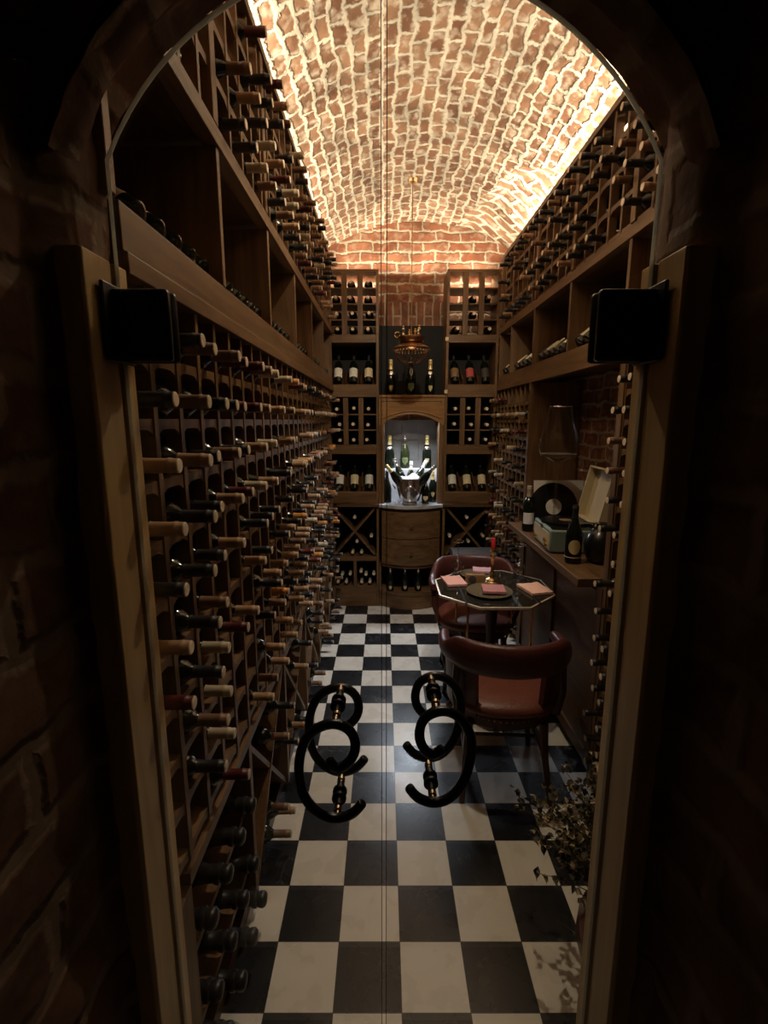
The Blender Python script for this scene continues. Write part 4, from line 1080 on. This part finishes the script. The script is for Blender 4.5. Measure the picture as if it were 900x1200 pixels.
# wine glasses standing upside down
def wineglass(x, y, label):
    g = thing('wine_glass', label, 'glass', (x, y, tz+.0005), group='upturned wine glasses on the table')
    MB().lathe([(.030, 0), (.036, .03), (.0385, .055), (.032, .08), (.015, .096), (.004, .102)], 26).build('bowl', M_cut, g)
    MB().lathe([(.004, .102), (.0035, .12), (.0035, .19), (.006, .20), (.034, .205), (.035, .207), (.001, .208)], 26).build('stem', M_cut, g)
    MB().tube([Vector((.030*cos(a), .030*sin(a), .001)) for a in [2*pi*k/26 for k in range(26)]], .0014, 6, None, True).build('rim', M_nickel, g)  # nickel ring stands in for the sparkle along the glass rim
    MB().tube([Vector((.0345*cos(a), .0345*sin(a), .206)) for a in [2*pi*k/26 for k in range(26)]], .0016, 6, None, True).build('foot_glint', M_nickel, g)  # nickel ring painting the glint on the foot edge
    MB().lathe([(.001, .104), (.006, .106), (.009, .112), (.006, .118), (.001, .120)], 12).build('stem_knop', M_nickel, g)
wineglass(.45, 2.92, 'upturned clear wine glass at the far left corner of the table')
wineglass(.80, 2.83, 'upturned clear wine glass on the right flap of the table')

# ------------------------------------------------------------------ barrel chairs
def make_chair(label, loc, rotz):
    """chair faces +Y in its own frame, origin on the floor under the seat"""
    t = thing('barrel_armchair', label, 'chair', loc, (0, 0, R(rotz)), 'leather barrel chairs at the table')
    # seat cushion, rounded and domed
    n = 28; rings = [(0.0001, .485), (.12, .482), (.19, .474), (.222, .462), (.235, .445), (.232, .425), (.215, .412), (.0001, .41)]
    vs = []
    for r, z in rings:
        for k in range(n):
            a = 2*pi*k/n; e = .78
            c, s_ = cos(a), sin(a)
            vs.append((r*math.copysign(abs(c)**e, c)*1.04, r*math.copysign(abs(s_)**e, s_), z))
    MB().add(vs, [(j*n+i, j*n+(i+1) % n, (j+1)*n+(i+1) % n, (j+1)*n+i) for j in range(len(rings)-1) for i in range(n)]).build('seat', M_seat, t, sharp=60)
    MB().lathe([(.20, .35), (.222, .36), (.222, .409), (.0001, .409)], 28).build('seat_frame', M_mahog, t)
    # padded back and arm band in one sweep
    pts = []; secs = []
    N = 33
    for k in range(N):
        u = -1+2*k/(N-1)
        a = u*R(104)                      # from the back centre around to the arm ends
        x = .272*sin(a); y = -.25*cos(a)
        if abs(u) > .86: y += (abs(u)-.86)*.35
        e = max(0, 1-abs(u)*1.25)
        b_ = min(1, e*2.2)
        zt = .69+.085*(b_*b_*(3-2*b_)); zb_ = .635-.005*b_
        hh = (zt-zb_)/2
        if abs(u) > .96: hh *= .75
        pts.append((x*(1+.05*b_), y-.02*b_, (zt+zb_)/2)); secs.append((.027 if abs(u) < .96 else .02, hh))
    MB().sweep(pts, secs, n=14, pw=2.6).build('back_band', M_leather, t, sharp=60, label='padded leather back and arms')
    for sx in (-1, 1):
        sp = []; n2 = 10
        for lay, rr in ((0, .236), (1, .262)):
            for k in range(n2+1):
                a = sx*R(34+62*k/n2)
                for z in (.40, .648):
                    f = .93+.07*(z-.4)/.248
                    sp.append((rr*f*sin(a)*1.03, -rr*f*cos(a)*.97, z))
        q = 2*(n2+1); fs = []
        for k in range(n2):
            fs += [(2*k, 2*k+1, 2*k+3, 2*k+2), (q+2*k, q+2*k+2, q+2*k+3, q+2*k+1), (2*k, 2*k+2, q+2*k+2, q+2*k), (2*k+1, q+2*k+1, q+2*k+3, 2*k+3)]
        fs += [(0, q, q+1, 1), (2*n2, 2*n2+1, q+2*n2+1, q+2*n2)]
        MB().add(sp, fs).build('side_panel', M_leather, t, sharp=50)
    for sx in (-1, 1):
        MB().sweep([(sx*.215, -.15, .41), (sx*.235, -.165, .52), (sx*.225, -.17, .64)], [(.02, .016), (.016, .014), (.018, .016)], pw=3, up=Vector((0, 1, 0))).build('back_post', M_mahog, t)
        MB().sweep([(sx*.215, .10, .41), (sx*.262, .085, .53), (sx*.268, .075, .64)], [(.018, .016), (.014, .014), (.018, .016)], pw=3, up=Vector((0, 1, 0))).build('arm_post', M_mahog, t)
        for sy, sp in ((1, .03), (-1, .06)):
            MB().sweep([(sx*.165, sy*.155, .36), (sx*.175, sy*.165, .2), (sx*(.185+.01), sy*(.165+sp), 0.0)], [(.02, .02), (.017, .017), (.012, .012)], pw=3, up=Vector((0, 1, 0))).build('leg', M_mahog, t)
        MB().tube([(sx*.175, .165, .19), (sx*.177, -.172, .19)], .009, 8).build('side_stretcher', M_mahog, t)
    MB().tube([(-.175, 0, .19), (.175, 0, .19)], .009, 8).build('cross_stretcher', M_mahog, t)
    st = MB()
    for k in range(26):
        a = -R(80)+R(160)*k/25
        st.lathe([(.0035, 0), (.003, .0015), (.0005, .0022)], 6, T(.226*sin(a), -.226*cos(a), .40) @ RZ(math.degrees(a)) @ RX(90))
    st.build('nail_trim', M_brass, t)['kind'] = 'stuff'
    return t
make_chair('oxblood leather barrel chair nearest the camera, its back turned to the door', (.555, 2.17, 0), -3)
make_chair('oxblood leather barrel chair behind the table facing the door', (.585, 3.05, 0), 176)

# dark trunk behind the far chair
t = thing('wicker_trunk', 'dark wicker trunk on the floor behind the far chair', 'trunk', (.745, 4.05, 0))
MB().box(-.17, .17, -.14, .14, 0, .56).build('body', M_mahog, t, bevel=.01)
MB().prism([(-.145, .561), (.145, .561), (.12, .60), (.05, .622), (-.05, .622), (-.12, .60)], -.18, .18, 'x').build('domed_lid', mat('grey_wicker', (.045, .036, .032), .7, bump=.5, bscale=60), t, bevel=.004)
MB().box(-.02, .02, -.15, -.14, .50, .58).build('hasp', M_bronze, t)

# ------------------------------------------------------------------ potted dried plant by the right jamb
t = thing('potted_plant', 'dried leafy plant in a dark red pot on the floor behind the right jamb', 'plant', (.738, 1.225, 0))
MB().lathe([(.001, 0), (.09, 0), (.13, .05), (.155, .13), (.15, .20), (.12, .25), (.118, .27), (.128, .28), (.12, .285), (.108, .26), (.001, .25)], 32).build('pot', M_pot, t, label='glossy dark red pot')
stm, lf, lfp = MB(), MB(), MB()
prn = random.Random(5)
for k in range(120):
    a = prn.uniform(R(60), R(300)) if k % 3 else prn.uniform(R(60), R(200))
    L_ = prn.uniform(.18, .44); el = prn.uniform(R(35), R(85))
    p = Vector((prn.uniform(-.05, .05), prn.uniform(-.05, .05), .255)); pts = [p.copy()]
    d = Vector((cos(a)*cos(el)*.55, sin(a)*cos(el)*(.8 if sin(a) > 0 else .3), sin(el)))
    for s_ in range(6):
        d = (d+Vector((cos(a)*.09, sin(a)*(.10 if sin(a) > 0 else .02), -.09))).normalized(); p = p+d*L_/6; pts.append(p.copy())
        if s_ > 1:
            for q in range(5):
                ll = prn.uniform(.010, .026); ww = ll*.42
                rot = Matrix.Translation(p) @ RZ(prn.uniform(0, 360)) @ RY(prn.uniform(-60, 60)) @ RX(prn.uniform(-50, 50))
                tgt = lfp if prn.random() < .25 and a < R(220) else lf
                rot = rot @ T(prn.uniform(-.012, .012), prn.uniform(-.012, .012), 0)
                tgt.add([(0, 0, 0), (ll*.35, ww, .004), (ll*.4, 0, -.004), (ll*.35, -ww, .004), (ll*.75, ww*.7, .003), (ll*.8, 0, -.005), (ll*.75, -ww*.7, .003), (ll, 0, -.012)],
                        [(0, 2, 1), (0, 3, 2), (1, 2, 5, 4), (2, 3, 6, 5), (4, 5, 7), (5, 6, 7)], rot)
    stm.tube(pts, [.0022-.0002*i for i in range(len(pts))], 4)
stm.build('stems', M_leaf, t)
lf.build('foliage', M_leaf, t, sharp=80, label='dark dried leaves')
lfp.build('pale_foliage', M_leafp, t, sharp=80, label='pale dried leaves')
